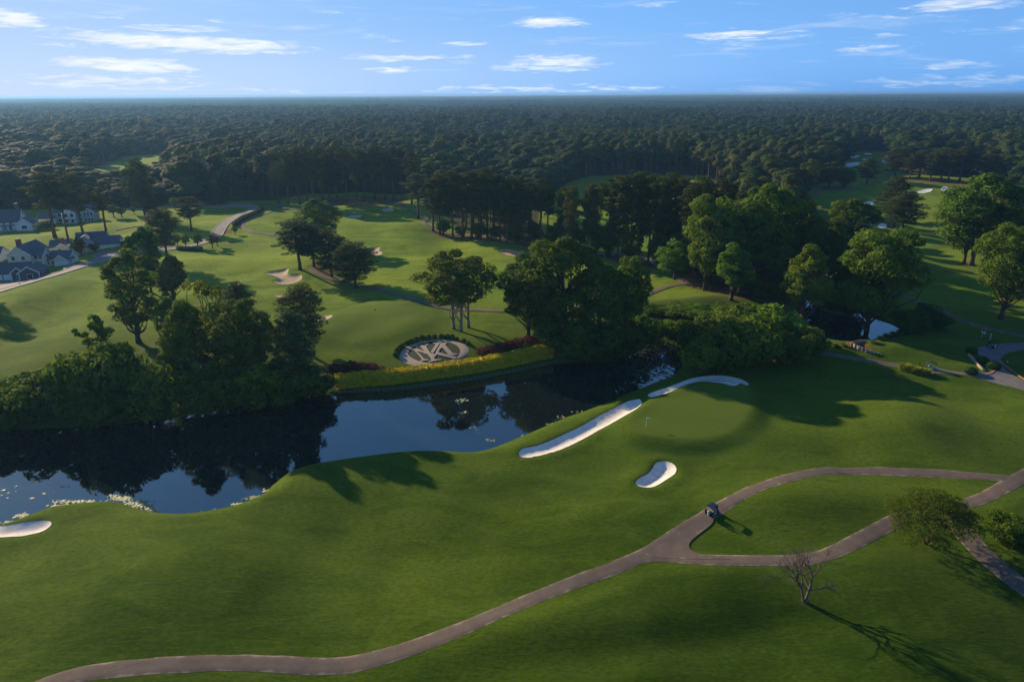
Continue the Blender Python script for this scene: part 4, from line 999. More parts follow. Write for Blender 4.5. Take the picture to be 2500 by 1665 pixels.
# --- round emblem bed of gravel in groundcover
E2 = lambda L: [tuple(at((960+x/11.775)*.9416, (800+y/11.775)*.9416)[:2]) for x, y in L]
ring_o = smooth_poly(E2([(165,870),(205,730),(330,592),(520,492),(750,420),(1000,368),(1330,337),(1600,355),(1850,402),(2050,490),(2160,600),(2182,700),(2110,805),(1990,885),(1800,980),(1500,1062),(1180,1120),(900,1130),(650,1102),(420,1045),(258,965)]), 5)
ring_i = smooth_poly(E2([(424,760),(475,655),(600,562),(800,482),(1050,426),(1300,406),(1560,426),(1760,492),(1880,580),(1922,680),(1900,780),(1830,860),(1700,930),(1480,1003),(1210,1045),(960,1030),(760,985),(600,920),(480,845)]), 5)
cen = ring_i.mean(0)
def resample(P, n):
    a = np.arctan2(P[:, 1]-cen[1], P[:, 0]-cen[0]); o = np.argsort(a); t = np.linspace(-math.pi, math.pi, n, endpoint=False)
    return np.stack([np.interp(t, a[o], P[o, k], period=2*math.pi) for k in (0, 1)], 1)
A, B = resample(ring_o, 110), resample(ring_i, 110)
bed = empty('emblem_bed', (0, 0, 0)); tag(bed, 'round monogram emblem of pale gravel strokes in dark groundcover behind the yellow hedge', 'garden emblem')
rows = [A+(B-A)*t for t in (0, .33, .66, 1)]
V = np.concatenate([np.column_stack([r_, sample(H, r_[:, 0], r_[:, 1])+(.02 if k in (0,) else .16)]) for k, r_ in enumerate(rows)]); n_ = 110
link('gravel_ring', np_mesh('gravel_ring', V, [[k*n_+i, k*n_+(i+1) % n_, (k+1)*n_+(i+1) % n_, (k+1)*n_+i] for k in range(3) for i in range(n_)], M['gravel']), bed)
o = patch('groundcover', A*.5+B*.5, M['cover'], .07, .8); o.parent = bed
STROKES = [
 [(592,655),(672,680),(780,790),(885,912),(1020,932),(1018,950),(880,962),(770,996),(742,985),(828,950),(832,930),(730,800),(640,705)],
 [(503,652),(600,622),(690,613),(870,685),(1010,735),(1180,768),(1200,800),(1100,835),(975,780),(830,725),(700,690),(610,662)],
 [(640,560),(760,535),(880,515),(1012,484),(1022,500),(935,530),(1000,650),(1070,745),(1165,850),(1195,930),(1375,926),(1386,944),(1190,978),(1020,1016),(998,1002),(1092,955),(1095,930),(1040,850),(975,770),(860,650),(790,570),(700,572)],
 [(1115,470),(1262,448),(1400,419),(1414,433),(1342,456),(1265,580),(1185,695),(1150,748),(1078,716),(1150,610),(1224,492),(1185,482)],
 [(1340,490),(1380,464),(1540,449),(1560,465),(1490,486),(1505,525),(1615,650),(1722,758),(1838,763),(1852,785),(1690,818),(1555,795),(1572,768),(1490,680),(1402,562),(1295,720),(1252,790),(1192,862),(1148,850),(1212,768),(1225,715),(1332,530)],
 [(1285,718),(1340,735),(1500,785),(1660,826),(1822,858),(1795,908),(1715,908),(1480,850),(1258,792),(1198,742)]]
for k, S_ in enumerate(STROKES):
    o = patch('monogram_stroke', np.array(E2(S_)), M['gravel'], .17+.012*k, .32); o.parent = bed

# --- clipped balls round the emblem and by the court
def ball_mesh(seed, m):
    rng = np.random.RandomState(seed); d = rng.normal(size=(1500, 3)); d /= np.linalg.norm(d, axis=1)[:, None]; d = d[d[:, 2] > -.75]
    P = d*np.array([1, 1, .92])*rng.uniform(.88, 1.0, (len(d), 1))+np.array([0, 0, .7]); V, Q = cards(P, d+rng.normal(size=d.shape)*.3, .11, rng, .7)
    return np_mesh('clipped_ball', V, Q, m)
BALL = [ball_mesh(i, M['boxwood']) for i in range(3)]
for i, (x, y) in enumerate([(75,835),(110,725),(165,640),(250,575),(385,495),(510,450),(650,405),(830,360),(1010,338),(1185,318),(1385,312),(1550,312),(1690,322),(1830,365),(2030,425),(2150,505)]):
    p = at((960+x/11.775)*.9416, (800+y/11.775)*.9416); o = link('boxwood_ball', BALL[i % 3]); o.location = (p.x, p.y+.3, p.z-.05)
    s = random.uniform(.74, .92)*(.8 if i > 12 else 1); o.scale = (s, s, s); o.rotation_euler = (0, 0, i*1.3); o.color = (1.1, 1.15, 1, 1)
    tag(o, 'round clipped boxwood ball in the ring around the garden emblem', 'boxwood', 'boxwood balls around the emblem')
for x, y, s, lab in [(2233,812,1.35,'clipped dark shrub at the upper end of the pale wall'), (2258,835,1.5,'clipped dark shrub in the middle of the paved court bed'), (2283,848,1.6,'largest clipped shrub at the tip of the paved court bed'), (2231,860,1.5,'low clipped shrub on the lawn side of the pale wall')]:
    p = at(x, y); o = link('clipped_shrub', BALL[1]); o.location = p; o.scale = (s, s, s*.75); o.color = (.6, .75, .7, 1); tag(o, lab, 'shrub')

# --- hedges
def hedge(name, L, depth, height, m, label, cat, seed=3, dens=38, size=.19, lump=.3, world_pts=None):
    P = smooth_poly(atp(L), 5, False); seg = np.hypot(*np.diff(P, axis=0).T); s = np.concatenate([[0], np.cumsum(seg)]); Lh = s[-1]
    T = np.gradient(P, axis=0); T /= np.linalg.norm(T, axis=1)[:, None]; Nn = np.stack([-T[:, 1], T[:, 0]], 1)
    if Nn[len(Nn)//2, 1] < 0: Nn = -Nn
    rng = np.random.RandomState(seed); per = depth+2*height; n = int(Lh*per*dens)
    u = rng.uniform(0, Lh, n); q = rng.uniform(0, per, n)
    off = np.where(q < height, 0, np.where(q < height+depth, q-height, depth)); zz_ = np.where(q < height, q, np.where(q < height+depth, height, per-q))
    nx = np.where(q < height, -1, np.where(q < height+depth, 0, 1)); nz = np.where((q >= height) & (q < height+depth), 1, 0.15)
    # rounded shoulders and lumps
    c = np.clip(1-np.abs(off-depth/2)/(depth/2), 0, 1); top = zz_/height
    zz_ = zz_*(1-.14*(1-np.minimum(1, c*3))*(top > .6))
    lum_ = lump*(np.sin(u*2.1+off*1.7)+np.sin(u*3.7+1+off*2.6)+np.sin(u*.9+2))/3*top
    bx = np.interp(u, s, P[:, 0]); by = np.interp(u, s, P[:, 1]); ax = np.interp(u, s, Nn[:, 0]); ay = np.interp(u, s, Nn[:, 1])
    in_ = (lump*.7*np.sin(u*2.6+zz_*2)+rng.normal(0, .07, n))*(nx != 0)
    X = bx+ax*(off-in_*nx); Y = by+ay*(off-in_*nx); Z = sample(H, bx+ax*depth*.3, by+ay*depth*.3)+zz_+lum_+rng.normal(0, .06, n)
    Nv = np.stack([ax*nx, ay*nx, nz], 1)+rng.normal(size=(n, 3))*.55
    V, Q = cards(np.stack([X, Y, Z], 1), Nv, size, rng, .6)
    # woody heart
    m_ = np.linspace(0, Lh, max(6, int(Lh/1.5))); hb_ = []
    for uu in m_:
        b_ = np.array([np.interp(uu, s, P[:, 0]), np.interp(uu, s, P[:, 1])]); a_ = np.array([np.interp(uu, s, Nn[:, 0]), np.interp(uu, s, Nn[:, 1])]); z0 = hz(*(b_+a_*depth*.3))
        for o_, zq in ((.3, -.3), (.3, height-.45), (depth-.3, height-.45), (depth-.3, -.3)): hb_.append((*(b_+a_*o_), z0+zq))
    k = len(V); ncs = len(m_); Qh = [[k+i*4+j, k+i*4+j+1, k+(i+1)*4+j+1, k+(i+1)*4+j] for i in range(ncs-1) for j in range(3)]
    return tag(link(name, np_mesh(name, np.concatenate([V, hb_]), np.concatenate([Q, np.array(Qh)]), m)), label, cat)
hedge('golden_hedge', [(772,897),(830,891),(900,886),(1000,873),(1100,858),(1200,839),(1274,823)], 3.8, 2.85, M['hedge'], 'long golden topped hedge on the pond bank below the garden emblem', 'hedge', lump=.34)
hedge('roadside_hedge', [(543,521),(550,514),(562,506),(580,497),(598,489),(608,484)], 1.8, 1.7, M['boxwood'], 'dark clipped hedge between the street and the cart path', 'hedge', 5, 14, .3, .3)
hedge('clipped_hedge', [(405,576),(425,577),(448,578),(466,577)], 2.2, 1.5, M['boxwood'], 'low clipped hedge with young trees on the lawn by the street', 'hedge', 6, 14, .3, .15)
# low planking along the water under the golden hedge
wl = smooth_poly([flat_at(x, y, WL) for x, y in [(765,905),(830,900.5),(900,896.5),(1000,885.5),(1100,870.5),(1200,850.5),(1282,833)]], 8, False)
rw = empty('retaining_wall', (0, 0, 0)); tag(rw, 'low dark timber wall with stakes at the waterline under the golden hedge', 'retaining wall')
V, Qv = [], []
for i, (x, y) in enumerate(wl):
    V += [(x, y, WL-.5), (x, y, WL+.55), (x-.05, y+.25, WL+.55), (x-.05, y+.25, WL-.5)]
    if i: Qv += [[(i-1)*4+j, i*4+j, i*4+j+1, (i-1)*4+j+1] for j in range(3)]
link('plank_wall', np_mesh('plank_wall', V, Qv, M['dark_wood']), rw)
stk = MB().tube([(0, 0, -.6), (0, 0, .72)], [.09, .075], 6).mesh('stake', M['wood'])
seg = np.concatenate([[0], np.cumsum(np.hypot(*np.diff(wl, axis=0).T))])
for u in np.arange(.6, seg[-1], 1.15):
    o = link('stake', stk, rw); o.location = (np.interp(u, seg, wl[:, 0])+.02, np.interp(u, seg, wl[:, 1])-.12, WL+random.uniform(-.06, .06))

# --- burgundy shrubs
BG = [(MB().tube([(0, 0, -.3), (0, 0, .8)], [.12, .06], 5).mesh('stem', M['bark']), cards_mesh('foliage', [(np.array([math.cos(a)*r_, math.sin(a)*r_, .75+.25*math.sin(3*a)]), np.array([.85, .85, .75])) for a, r_ in [(0, 0)]+[(j*1.05, 1.0) for j in range(6)]], 150, .19, M['burgundy'], 400+i)) for i in range(3)]
for i, (x, y) in enumerate([(748,858),(768,852),(786,856),(806,848),(828,850),(850,852),(872,857),(893,860),(915,861),(938,863), (1108,813),(1126,808),(1148,802),(1170,796),(1192,791),(1214,786),(1236,783),(1258,780),(1140,815),(1180,806)]):
    p = at(x, y); o = empty('burgundy_shrub', p, i*.9); s = random.uniform(.95, 1.3); o.scale = (s, s, s*.95)
    for nm, me in zip(('stem', 'foliage'), BG[i % 3]): link(nm, me, o)
    tag(o, 'burgundy leaved shrub in the strip between emblem and ' + ('pond trees' if i < 10 else 'bank clump'), 'shrub', 'burgundy shrubs west of the emblem' if i < 10 else 'burgundy shrubs east of the emblem')

# --- grasses by the court
def reed_mesh(seed):
    rng = np.random.RandomState(seed); V, Q = [], []
    for i in range(420):
        a, r_ = rng.uniform(0, 6.28), rng.uniform(0, .7)**1; x, y = math.cos(a)*r_, math.sin(a)*r_; h = rng.uniform(.8, 1.5); l = rng.uniform(.2, .7); w_ = .035; k = len(V)
        tx, ty = -math.sin(a)*w_, math.cos(a)*w_
        V += [(x-tx, y-ty, 0), (x+tx, y+ty, 0), (x+math.cos(a)*l*.4+tx, y+math.sin(a)*l*.4+ty, h*.75), (x+math.cos(a)*l*.4-tx, y+math.sin(a)*l*.4-ty, h*.75), (x+math.cos(a)*l+tx*.3, y+math.sin(a)*l+ty*.3, h), (x+math.cos(a)*l-tx*.3, y+math.sin(a)*l-ty*.3, h)]
        Q += [[k, k+1, k+2, k+3], [k+3, k+2, k+4, k+5]]
    return np_mesh('ornamental_grass', V, Q, M['reed'])
RM = [reed_mesh(i) for i in range(2)]
for i, (x, y, s) in enumerate([(2076,851,1.3),(2086,854,1.2),(2097,857,1.2),(2108,858,1.1),(2119,860,1.1),(2129,860,1.0)]):
    o = link('ornamental_grass', RM[i % 2]); o.location = at(x, y); o.scale = (s*1.15, s*1.15, s); o.rotation_euler = (0, 0, i); o.color = (1.1, 1.2, .9, 1)
    tag(o, 'yellow green clump of tall ornamental grass beside the parked golf buggy', 'ornamental grass', 'ornamental grasses by the cart road')
for i, (x, y, s) in enumerate([(2010,790,.8),(2025,783,.9),(2040,777,1.0),(2056,773,1.0),(2072,769,1.1),(2088,766,1.0),(2104,763,1.0),(1925,800,.8),(1940,797,.8)]):
    o = link('tall_grass', RM[i % 2]); o.location = at(x, y); o.scale = (s*1.6, s*1.2, s*.8); o.rotation_euler = (0, 0, i*1.7); o.color = (.7, .8, .6, 1)
    tag(o, 'rough grass clump along the rim between the tee lawn and the creek', 'grass clump', 'grass clumps along the creek rim')

M['dead_bark'] = simple('dead_bark', (.105, .085, .065), .95, .3, 3.0)
# --- bare tree and the sparse tree in front
def bare_tree(px, py, ptop, label):
    p, h, _ = from_photo(px, py, ptop, 10); rng = np.random.RandomState(8); m = MB(); tips = []
    def grow_(a, d, L, r, lev):
        d = d/np.linalg.norm(d); e = a+d*L; mid = (a+e)/2+rng.normal(0, .06, 3)*L; r = max(r, .018); m.tube([a, mid, e], [r, r*.82, r*.62], 6 if lev < 2 else 4, False)
        if lev >= 6 or L < .2: tips.append((e, lev)); return
        for q in range(2 if rng.uniform() < .6 else 3):
            nd = d+rng.normal(0, .46, 3)*(1 if lev else .7); nd[2] += .22 if lev < 5 else .05; grow_(e, nd, L*rng.uniform(.62, .88), r*rng.uniform(.58, .72), lev+1)
        if lev > 1 and rng.uniform() < .5: tips.append((e, lev))
    for (ax, ay, dx, dy) in ((0, 0, .10, .02), (-.22, .1, -.28, .1)): grow_(np.array([ax, ay, -.2]), np.array([dx, dy, 1.0]), h*.24, .25 if ax == 0 else .2, 0)
    grow_(np.array([.06, 0, h*.18]), np.array([.95, -.15, .4]), h*.17, .13, 3); grow_(np.array([0, 0, h*.2]), np.array([-.8, .2, .6]), h*.2, .11, 2)
    V = np.concatenate(m.V); sc_ = h/V[:, 2].max(); sc_ = np.array([.82, .82, .9])*sc_; m.V = [v*sc_ for v in m.V]
    root = empty('bare_tree', p); tag(root, label, 'tree'); m.build('branches', M['dead_bark'], root, True)
    E = np.array([t[0] for t in tips])*sc_; sel = E[(E[:, 0] > .6) & (E[:, 2] < h*.5)][::3]; P = np.repeat(sel, 5, 0)+rng.normal(0, .22, (len(sel)*5, 3)); V, Q = cards(P, rng.normal(size=P.shape), .10, rng, .6)
    link('leaves', np_mesh('leaves', V, Q, M['leaf']), root)
    P = np.repeat(E, 2, 0)+rng.normal(0, .15, (len(E)*2, 3)); V, Q = cards(P, rng.normal(size=P.shape), .05, rng, .6); link('withered_leaves', np_mesh('withered_leaves', V, Q, M['dead_bark']), root)
    return root
bare_tree(1852, 1384, 1240, 'leafless grey tree with twin stems standing on the slope below the cart path')
def sparse_tree(px, py, ptop, wpx, label):
    p, h, wd = from_photo(px, py, ptop, wpx); rng = np.random.RandomState(21); t = MB(); bl = []
    for k in range(5):
        a = k*1.26+.3; tip = np.array([math.cos(a)*wd*.16, math.sin(a)*wd*.14, h*.42]); pth = limb((math.cos(a)*.12, math.sin(a)*.12, -.2), tip, rng, .08, 5); t.tube(pth, [.17, .13, .11, .09, .07], 6)
        for q in range(15):
            b = rng.uniform(0, 6.28); rad = wd/2*rng.uniform(.35, .98); e = np.array([math.cos(b)*rad-.0, math.sin(b)*rad*.9, h*(.50+.42*(1-(rad/(wd/2))**2)*rng.uniform(.35, 1))]); e[0] += .03*wd
            if np.dot(e[:2], tip[:2]) < 0 and rng.uniform() < .7: continue
            t.tube(limb(tip, e, rng, .12, 5), [.07, .05, .04, .03, .015], 4)
            for u in (.6, .8, 1.0):
                c = tip+(e-tip)*u+rng.normal(0, .2, 3); bl.append((c, np.array([1, 1, .55])*rng.uniform(.6, 1.1)))
    root = empty('spreading_tree', p); tag(root, label, 'tree'); t.build('trunk', M['bark'], root, True)
    o = link('crown', cards_mesh('crown', bl+[(np.array([math.cos(a)*r_*wd/2, math.sin(a)*r_*wd/2, h*(.86-.30*r_*r_)]), np.array([1.1, 1.1, .55])) for a, r_ in zip(rng.uniform(0, 6.28, 60), rng.uniform(0, .95, 60))]+[(np.array([math.cos(a)*r_*wd/2, math.sin(a)*r_*wd/2, h*z_]), np.array([1.0, 1.0, .6])) for a, r_, z_ in zip(rng.uniform(0, 6.28, 70), rng.uniform(.45, 1.0, 70), rng.uniform(.28, .62, 70))], 150, .125, M['leaf'], 5, .5, 1.2, .6), root); o.color = (1.0, .95, .72, 1); return root
sparse_tree(2132, 1250, 1124, 188, 'low spreading small leaved tree with short trunk at the fork of the cart path')

# --- ivy clad snag on the far bank
p, h, _ = from_photo(255, 872, 724, 10); sn = empty('ivy_snag', p); tag(sn, 'ivy covered broken tree with one long side limb above the pond thicket', 'tree'); t = MB(); bl = []; rng2 = np.random.RandomState(2)
t.tube([(0, 0, -.5), (.2, 0, h*.4), (.1, 0, h*.75), (0, 0, h)], [.5, .4, .28, .08], 7)
for e in ((-6.2, 0, h*.76), (-4.5, .5, h*.62), (-3, -.5, h*.5), (2.2, .3, h*.55), (1.8, 0, h*.8), (-2.2, .2, h*.86), (-1.0, 0, h*1.0), (3.2, 0, h*.38), (-4.0, 0, h*.33), (2.5, .4, h*.25)):
    s0 = np.array([.1, 0, e[2]-h*.14]); pth = limb(s0, e, rng2, .1, 5); t.tube(pth, [.2, .15, .11, .08, .04], 5)
    for u in (.3, .6, .85, 1.0): bl.append((s0+(np.array(e)-s0)*u+rng2.normal(0, .25, 3), np.array([1, 1, .8])*rng2.uniform(.6, 1.15)))
for z_ in np.linspace(.1, .97, 14): bl.append((np.array([.15+rng2.normal(0, .25), rng2.normal(0, .3), h*z_]), np.array([1, 1, 1.2])*(1.35-.75*z_)))
t.build('trunk', M['bark'], sn, True); o = link('crown', cards_mesh('crown', bl, 130, .3, M['leaf'], 71), sn); o.color = (1.0, 1.15, .85, 1)

# trees just outside the picture whose shadows fall across the lawn
for k, x, y, hh_, ww_, lab in (('pine0', -60, 672, 24, 9, 'pine outside the picture whose long trunk shadow crosses the lawn'), ('broad2', -150, 640, 17, 13, 'leafy tree outside the picture shading the lawn beside the street')):
    q = at(x, y); place(k, 'pine_tree' if k[0] == 'p' else 'broadleaf_tree', 'pine tree' if k[0] == 'p' else 'tree', q.x, q.y, hh_, ww_, lab)

# --- flags
def flagstick(px, py, hgt, m, label):
    p = at(px, py); r_ = empty('flagstick', p); tag(r_, label, 'flagstick'); MB().tube([(0, 0, 0), (0, 0, hgt)], [.03, .025], 6).build('pole', M['white'], r_)
    b = MB(); xs_ = np.linspace(0, .62, 7); V = [(x_, .07*math.sin(x_*9)+dy, z_) for dy in (0, .012) for x_ in xs_ for z_ in (hgt-.42, hgt-.02)]
    Q = [[i*2, i*2+2, i*2+3, i*2+1] for i in range(6)]+[[14+i*2, 14+i*2+1, 14+i*2+3, 14+i*2+2] for i in range(6)]; b.add(V, Q); b.build('flag', m, r_)
flagstick(1485, 981, 2.15, M['white'], 'white flag on a thin pole on the near putting green')
M['orange'] = simple('orange_cloth', (.75, .12, .03), .8, .1, 5.0); flagstick(861, 727, 2.2, M['orange'], 'orange red flag on the far putting green behind the pond')

# --- golf buggies
def buggy(loc, rz, label, hood='navy', roofm='navy'):
    r_ = empty('golf_buggy', loc, rz); r_.scale = (.9, .9, .92); tag(r_, label, 'golf cart')
    MB().prism([(-1.15, .32), (-1.2, .72), (-.98, .84), (-.35, .82), (-.30, .42), (.45, .40), (.55, .52), (.72, .86), (.95, .84), (1.18, .62), (1.22, .36), (.9, .28), (-.9, .28)], 1.16).build('body', M[hood], r_, bev=.03)
    for s in (-1, 1): MB().box((-.1, s*.595, .34), (1.0, .03, .16)).build('side_panel', M['beige'], r_)
    s_ = MB(); s_.box((-.52, 0, .86), (.52, 1.06, .14)); s_.build('seat', M['beige'], r_, bev=.03); b_ = MB(); b_.box((-.82, 0, 1.12), (.12, 1.04, .42)); b_.build('backrest', M['beige'], r_, bev=.03)
    MB().prism([(-1.0, 1.84), (-.7, 1.93), (.3, 1.95), (.72, 1.86), (.72, 1.82), (.3, 1.88), (-.7, 1.87), (-1.0, 1.80)], 1.22).build('roof', M[roofm], r_)
    for x0, x1 in ((-.95, -.88), (.86, .62)):
        for s in (-1, 1): MB().tube([(x0, s*.52, .8), (x1, s*.54, 1.86)], .025, 6).build('roof_post', M['dark'], r_)
    MB().prism([(.84, .88), (.64, 1.80), (.62, 1.80), (.82, .88)], 1.0).build('windscreen', M['glass'], r_)
    st = MB(); an = np.linspace(0, 2*math.pi, 13); st.tube(np.column_stack([.34+.06*np.sin(an), .28+.17*np.cos(an), 1.08+.15*np.sin(an)]), .018, 5, False); st.tube([(.62, .28, .9), (.36, .28, 1.08)], .02, 5); st.build('steering_wheel', M['dark'], r_)
    bg_ = MB(); bg_.box((-1.22, 0, .52), (.3, 1.0, .08)); bg_.box((-1.02, 0, 1.15), (.05, 1.0, .06)); bg_.build('bag_rack', M['dark'], r_)
    for x in (-.75, .78):
        for s in (-1, 1):
            w_ = MB().tube([(x, s*.46, .23), (x, s*.62, .23)], .23, 14).build('wheel', M['rubber'], r_); MB().tube([(x, s*.615, .23), (x, s*.635, .23)], .11, 10).build('hub', M['metal'], w_)
    return r_
def golf_bag(base, dx, dy, rz, colm, label):
    c, s = math.cos(rz), math.sin(rz); g = empty('golf_bag', (base.x+dx*c-dy*s, base.y+dx*s+dy*c, base.z+.56), rz); tag(g, label, 'golf bag')
    MB().tube([(0, 0, 0), (-.03, 0, .25), (-.12, 0, .85)], [.12, .14, .15], 10).build('bag', colm, g)
    k = MB(); [k.tube([(-.12, 0, .8), (-.14+.05*math.cos(a), .07*math.sin(a), 1.12), (-.10+.05*math.cos(a), .07*math.sin(a)+.05, 1.14)], [.012, .012, .03], 5) for a in (0, 1.3, 2.6, 3.9, 5.2)]; k.build('clubs', M['metal'], g)
def heading(a, b):
    p, q = at(*a), at(*b); return math.atan2(q.y-p.y, q.x-p.x)
M['redbag'] = simple('red_bag', (.32, .03, .025), .7, .2, 4.0); M['blackbag'] = simple('black_bag', (.02, .02, .022), .7, .3, 4.0); M['bluebag'] = simple('blue_bag', (.03, .08, .2), .7, .2, 4.0); M['whitebag'] = simple('white_bag', (.6, .58, .54), .7, .1, 4.0)
p1 = at(1637, 1183); h1 = heading((1630, 1182), (1680, 1152)); buggy(p1+Vector((0, 0, .1)), h1, 'black golf buggy driving on the cart path in the near lawn')
golf_bag(p1, -1.28, .27, h1, M['blackbag'], 'black golf bag strapped on the driving buggy, passenger side'); golf_bag(p1, -1.28, -.27, h1, M['whitebag'], 'pale golf bag strapped on the driving buggy behind the driver')
p2 = at(2143, 850); h2 = heading((2112, 849), (2160, 858)); buggy(p2+Vector((0, 0, .12)), h2, 'golf buggy with pale hood parked beside the ornamental grass', 'grey_siding', 'dark'); golf_bag(p2, -1.28, .2, h2, M['bluebag'], 'blue golf bag on the buggy beside the ornamental grass')
p3 = at(2278, 800); h3 = math.radians(105); buggy(p3+Vector((0, 0, .12)), h3, 'black golf buggy parked on the paved court behind the golfers'); golf_bag(p3, -1.28, .27, h3, M['whitebag'], 'white golf bag on the court buggy'); golf_bag(p3, -1.28, -.27, h3, M['blackbag'], 'dark golf bag on the court buggy')
p4 = at(1975, 436); buggy(p4, 2.6, 'tiny dark golf buggy out on the distant fairway')

# --- people
def skin_mesh(name, verts, edges, rad, m, sub=1):
    me = bpy.data.meshes.new(name); me.from_pydata(verts, edges, []); o = bpy.data.objects.new(name, me); COL.objects.link(o)
    md_ = o.modifiers.new('skin', 'SKIN'); 
    for i, v in enumerate(me.skin_vertices[0].data): v.radius = rad[i] if isinstance(rad[i], tuple) else (rad[i], rad[i]); v.use_root = (i == 0)
    if sub: o.modifiers.new('sub', 'SUBSURF').levels = sub
    dg = bpy.context.evaluated_depsgraph_get(); r_ = bpy.data.meshes.new_from_object(o.evaluated_get(dg)); r_.materials.clear(); r_.materials.append(m)
    r_.polygons.foreach_set('use_smooth', np.ones(len(r_.polygons), bool)); bpy.data.objects.remove(o); bpy.data.meshes.remove(me); r_.name = name; return r_
M['skin'] = simple('skin', (.42, .24, .16), .6, .06, 6.0); M['shirt_white'] = simple('white_cloth', (.72, .72, .72), .9, .05, 5.0); M['shirt_red'] = simple('red_cloth', (.48, .03, .02), .9, .1, 5.0); M['shirt_blue'] = simple('blue_cloth', (.16, .27, .48), .9, .1, 5.0)
M['dark_cloth'] = simple('dark_cloth', (.03, .03, .04), .9, .2, 5.0); M['hair'] = simple('dark_hair', (.03, .02, .014), .7, .3, 8.0)
def person(loc, rz, shirt, trousers, cap, label, long_=False, bow=.0):
    r_ = empty('person', loc, rz); tag(r_, label, 'person')
    b = bow; J = dict(pel=(0, 0, .95), wst=(.02, 0, 1.10), chs=(.04+b, 0, 1.33), nck=(.05+b*1.6, 0, 1.50), hd=(.08+b*2, 0, 1.63), tp=(.07+b*2.1, 0, 1.73))
    L = [J['pel'], J['wst'], J['chs'], J['nck'], J['hd'], J['tp']]; E = [(0, 1), (1, 2), (2, 3), (3, 4), (4, 5)]; Rr = [(.15, .12), (.14, .11), (.17, .12), .06, (.085, .10), .06]
    for s in (-1, 1):
        k = len(L); L += [(0, s*.10, .88), (.05, s*.12, .50), (.0, s*.13, .09), (.16, s*.14, .05)]; E += [(0, k), (k, k+1), (k+1, k+2), (k+2, k+3)]; Rr += [.095, .062, .042, .035]
        k = len(L); L += [(.04+b, s*.20, 1.40), (.02+b, s*.27, 1.13), (.20+b, s*.18, .98), (.27+b, s*.15, .96)]; E += [(2, k), (k, k+1), (k+1, k+2), (k+2, k+3)]; Rr += [.062, .045, .034, .036]
        for f in range(5):
            q = len(L); a = (f-2)*.022; tip = (.36+b-abs(f-1.5)*.012, s*(.13-a*s*0)+a, .93-.01*f) if f < 4 else (.29+b, s*.10, .99); L.append(tip); E.append((k+3, q)); Rr.append(.010)
    link('body', skin_mesh('body', L, E, Rr, M['skin']), r_)
    link('shirt', skin_mesh('shirt', [(0, 0, .97), (.02, 0, 1.12), (.04+b, 0, 1.34), (.05+b*1.4, 0, 1.44), (.04+b, .20, 1.40), (.02+b, .265, 1.2), (.04+b, -.20, 1.40), (.02+b, -.265, 1.2)], [(0, 1), (1, 2), (2, 3), (2, 4), (4, 5), (2, 6), (6, 7)], [(.17, .14), (.165, .135), (.19, .14), .075, .08, .068, .08, .068], M[shirt]), r_)
    zb = .12 if long_ else .5; link('trousers' if long_ else 'shorts', skin_mesh('trousers', [(0, 0, .98), (0, .10, .86), (.04, .12, zb), (0, -.10, .86), (.04, -.12, zb)], [(0, 1), (1, 2), (0, 3), (3, 4)], [(.165, .135), .115, .085, .115, .085], M[trousers]), r_)
    hx = .07+b*2; c = MB(); c.tube([(hx, 0, 1.66), (hx, 0, 1.72), (hx-.01, 0, 1.765)], [.108, .10, .045], 10); c.box((hx+.13, 0, 1.675), (.14, .15, .015)); c.build('cap' if cap != 'hair' else 'hair', M[cap], r_)
    f = MB(); [f.box((hx+.10, s*.035, 1.645), (.012, .022, .010)) for s in (-1, 1)]; f.box((hx+.115, 0, 1.615), (.03, .022, .03)); f.box((hx+.10, 0, 1.575), (.012, .045, .008)); [f.box((hx-.01, s*.098, 1.62), (.04, .02, .06)) for s in (-1, 1)]; f.build('face', M['skin'], r_)
    for s in (-1, 1): MB().box((.07, s*.135, .05), (.29, .10, .09), 0, .8).build('shoe', M['shirt_white'], r_)
person(at(2257, 774), 2.2, 'shirt_white', 'dark_cloth', 'shirt_white', 'golfer in white shirt and dark shorts bending on the lawn above the paved court', False, .12)
person(at(2263, 769), 1.2, 'shirt_red', 'shirt_white', 'shirt_red', 'golfer in red shirt and white trousers standing behind the bending golfer', True)
person(at(2276, 781), 1.9, 'shirt_blue', 'shirt_white', 'shirt_white', 'golfer in blue shirt, white shorts and white cap in front of the court buggy')

# --- walls, posts and edging by the court
tw = empty('timber_wall', (0, 0, 0)); tag(tw, 'stepped timber retaining wall with pale posts at the corner of the tee lawn', 'retaining wall')
tl = [at(x, y) for x, y in [(1990,786),(1972,789),(1956,797),(1972,804),(1990,810),(2010,813),(2027,815)]]; hts = [.5, .9, 1.15, 1.05, .85, .5, .15]
V, Qv = [], []
for i, (p, h_) in enumerate(zip(tl, hts)):
    V += [(p.x, p.y, p.z-.4), (p.x, p.y, p.z+h_), (p.x+.1, p.y+.2, p.z+h_), (p.x+.1, p.y+.2, p.z-.4)]
    if i: Qv += [[(i-1)*4+j, i*4+j, i*4+j+1, (i-1)*4+j+1] for j in range(3)]
link('plank_wall', np_mesh('plank_wall', V, Qv, M['wood']), tw)
for i in range(2, 7):
    for f in (0, .5):
        a, b_ = tl[min(i, 6)], tl[min(i+1, 6)]; q = a.lerp(b_, f); hh_ = hts[min(i, 6)]
        if i == 6 and f: continue
        MB().box((q.x-.08, q.y-.14, q.z+hh_/2), (.16, .14, hh_+.08)).build('post', M['pale_wood'], tw)
pw = [at(x, y) for x, y in [(2226,816),(2240,831),(2253,845),(2263,854)]]; V, Qv = [], []
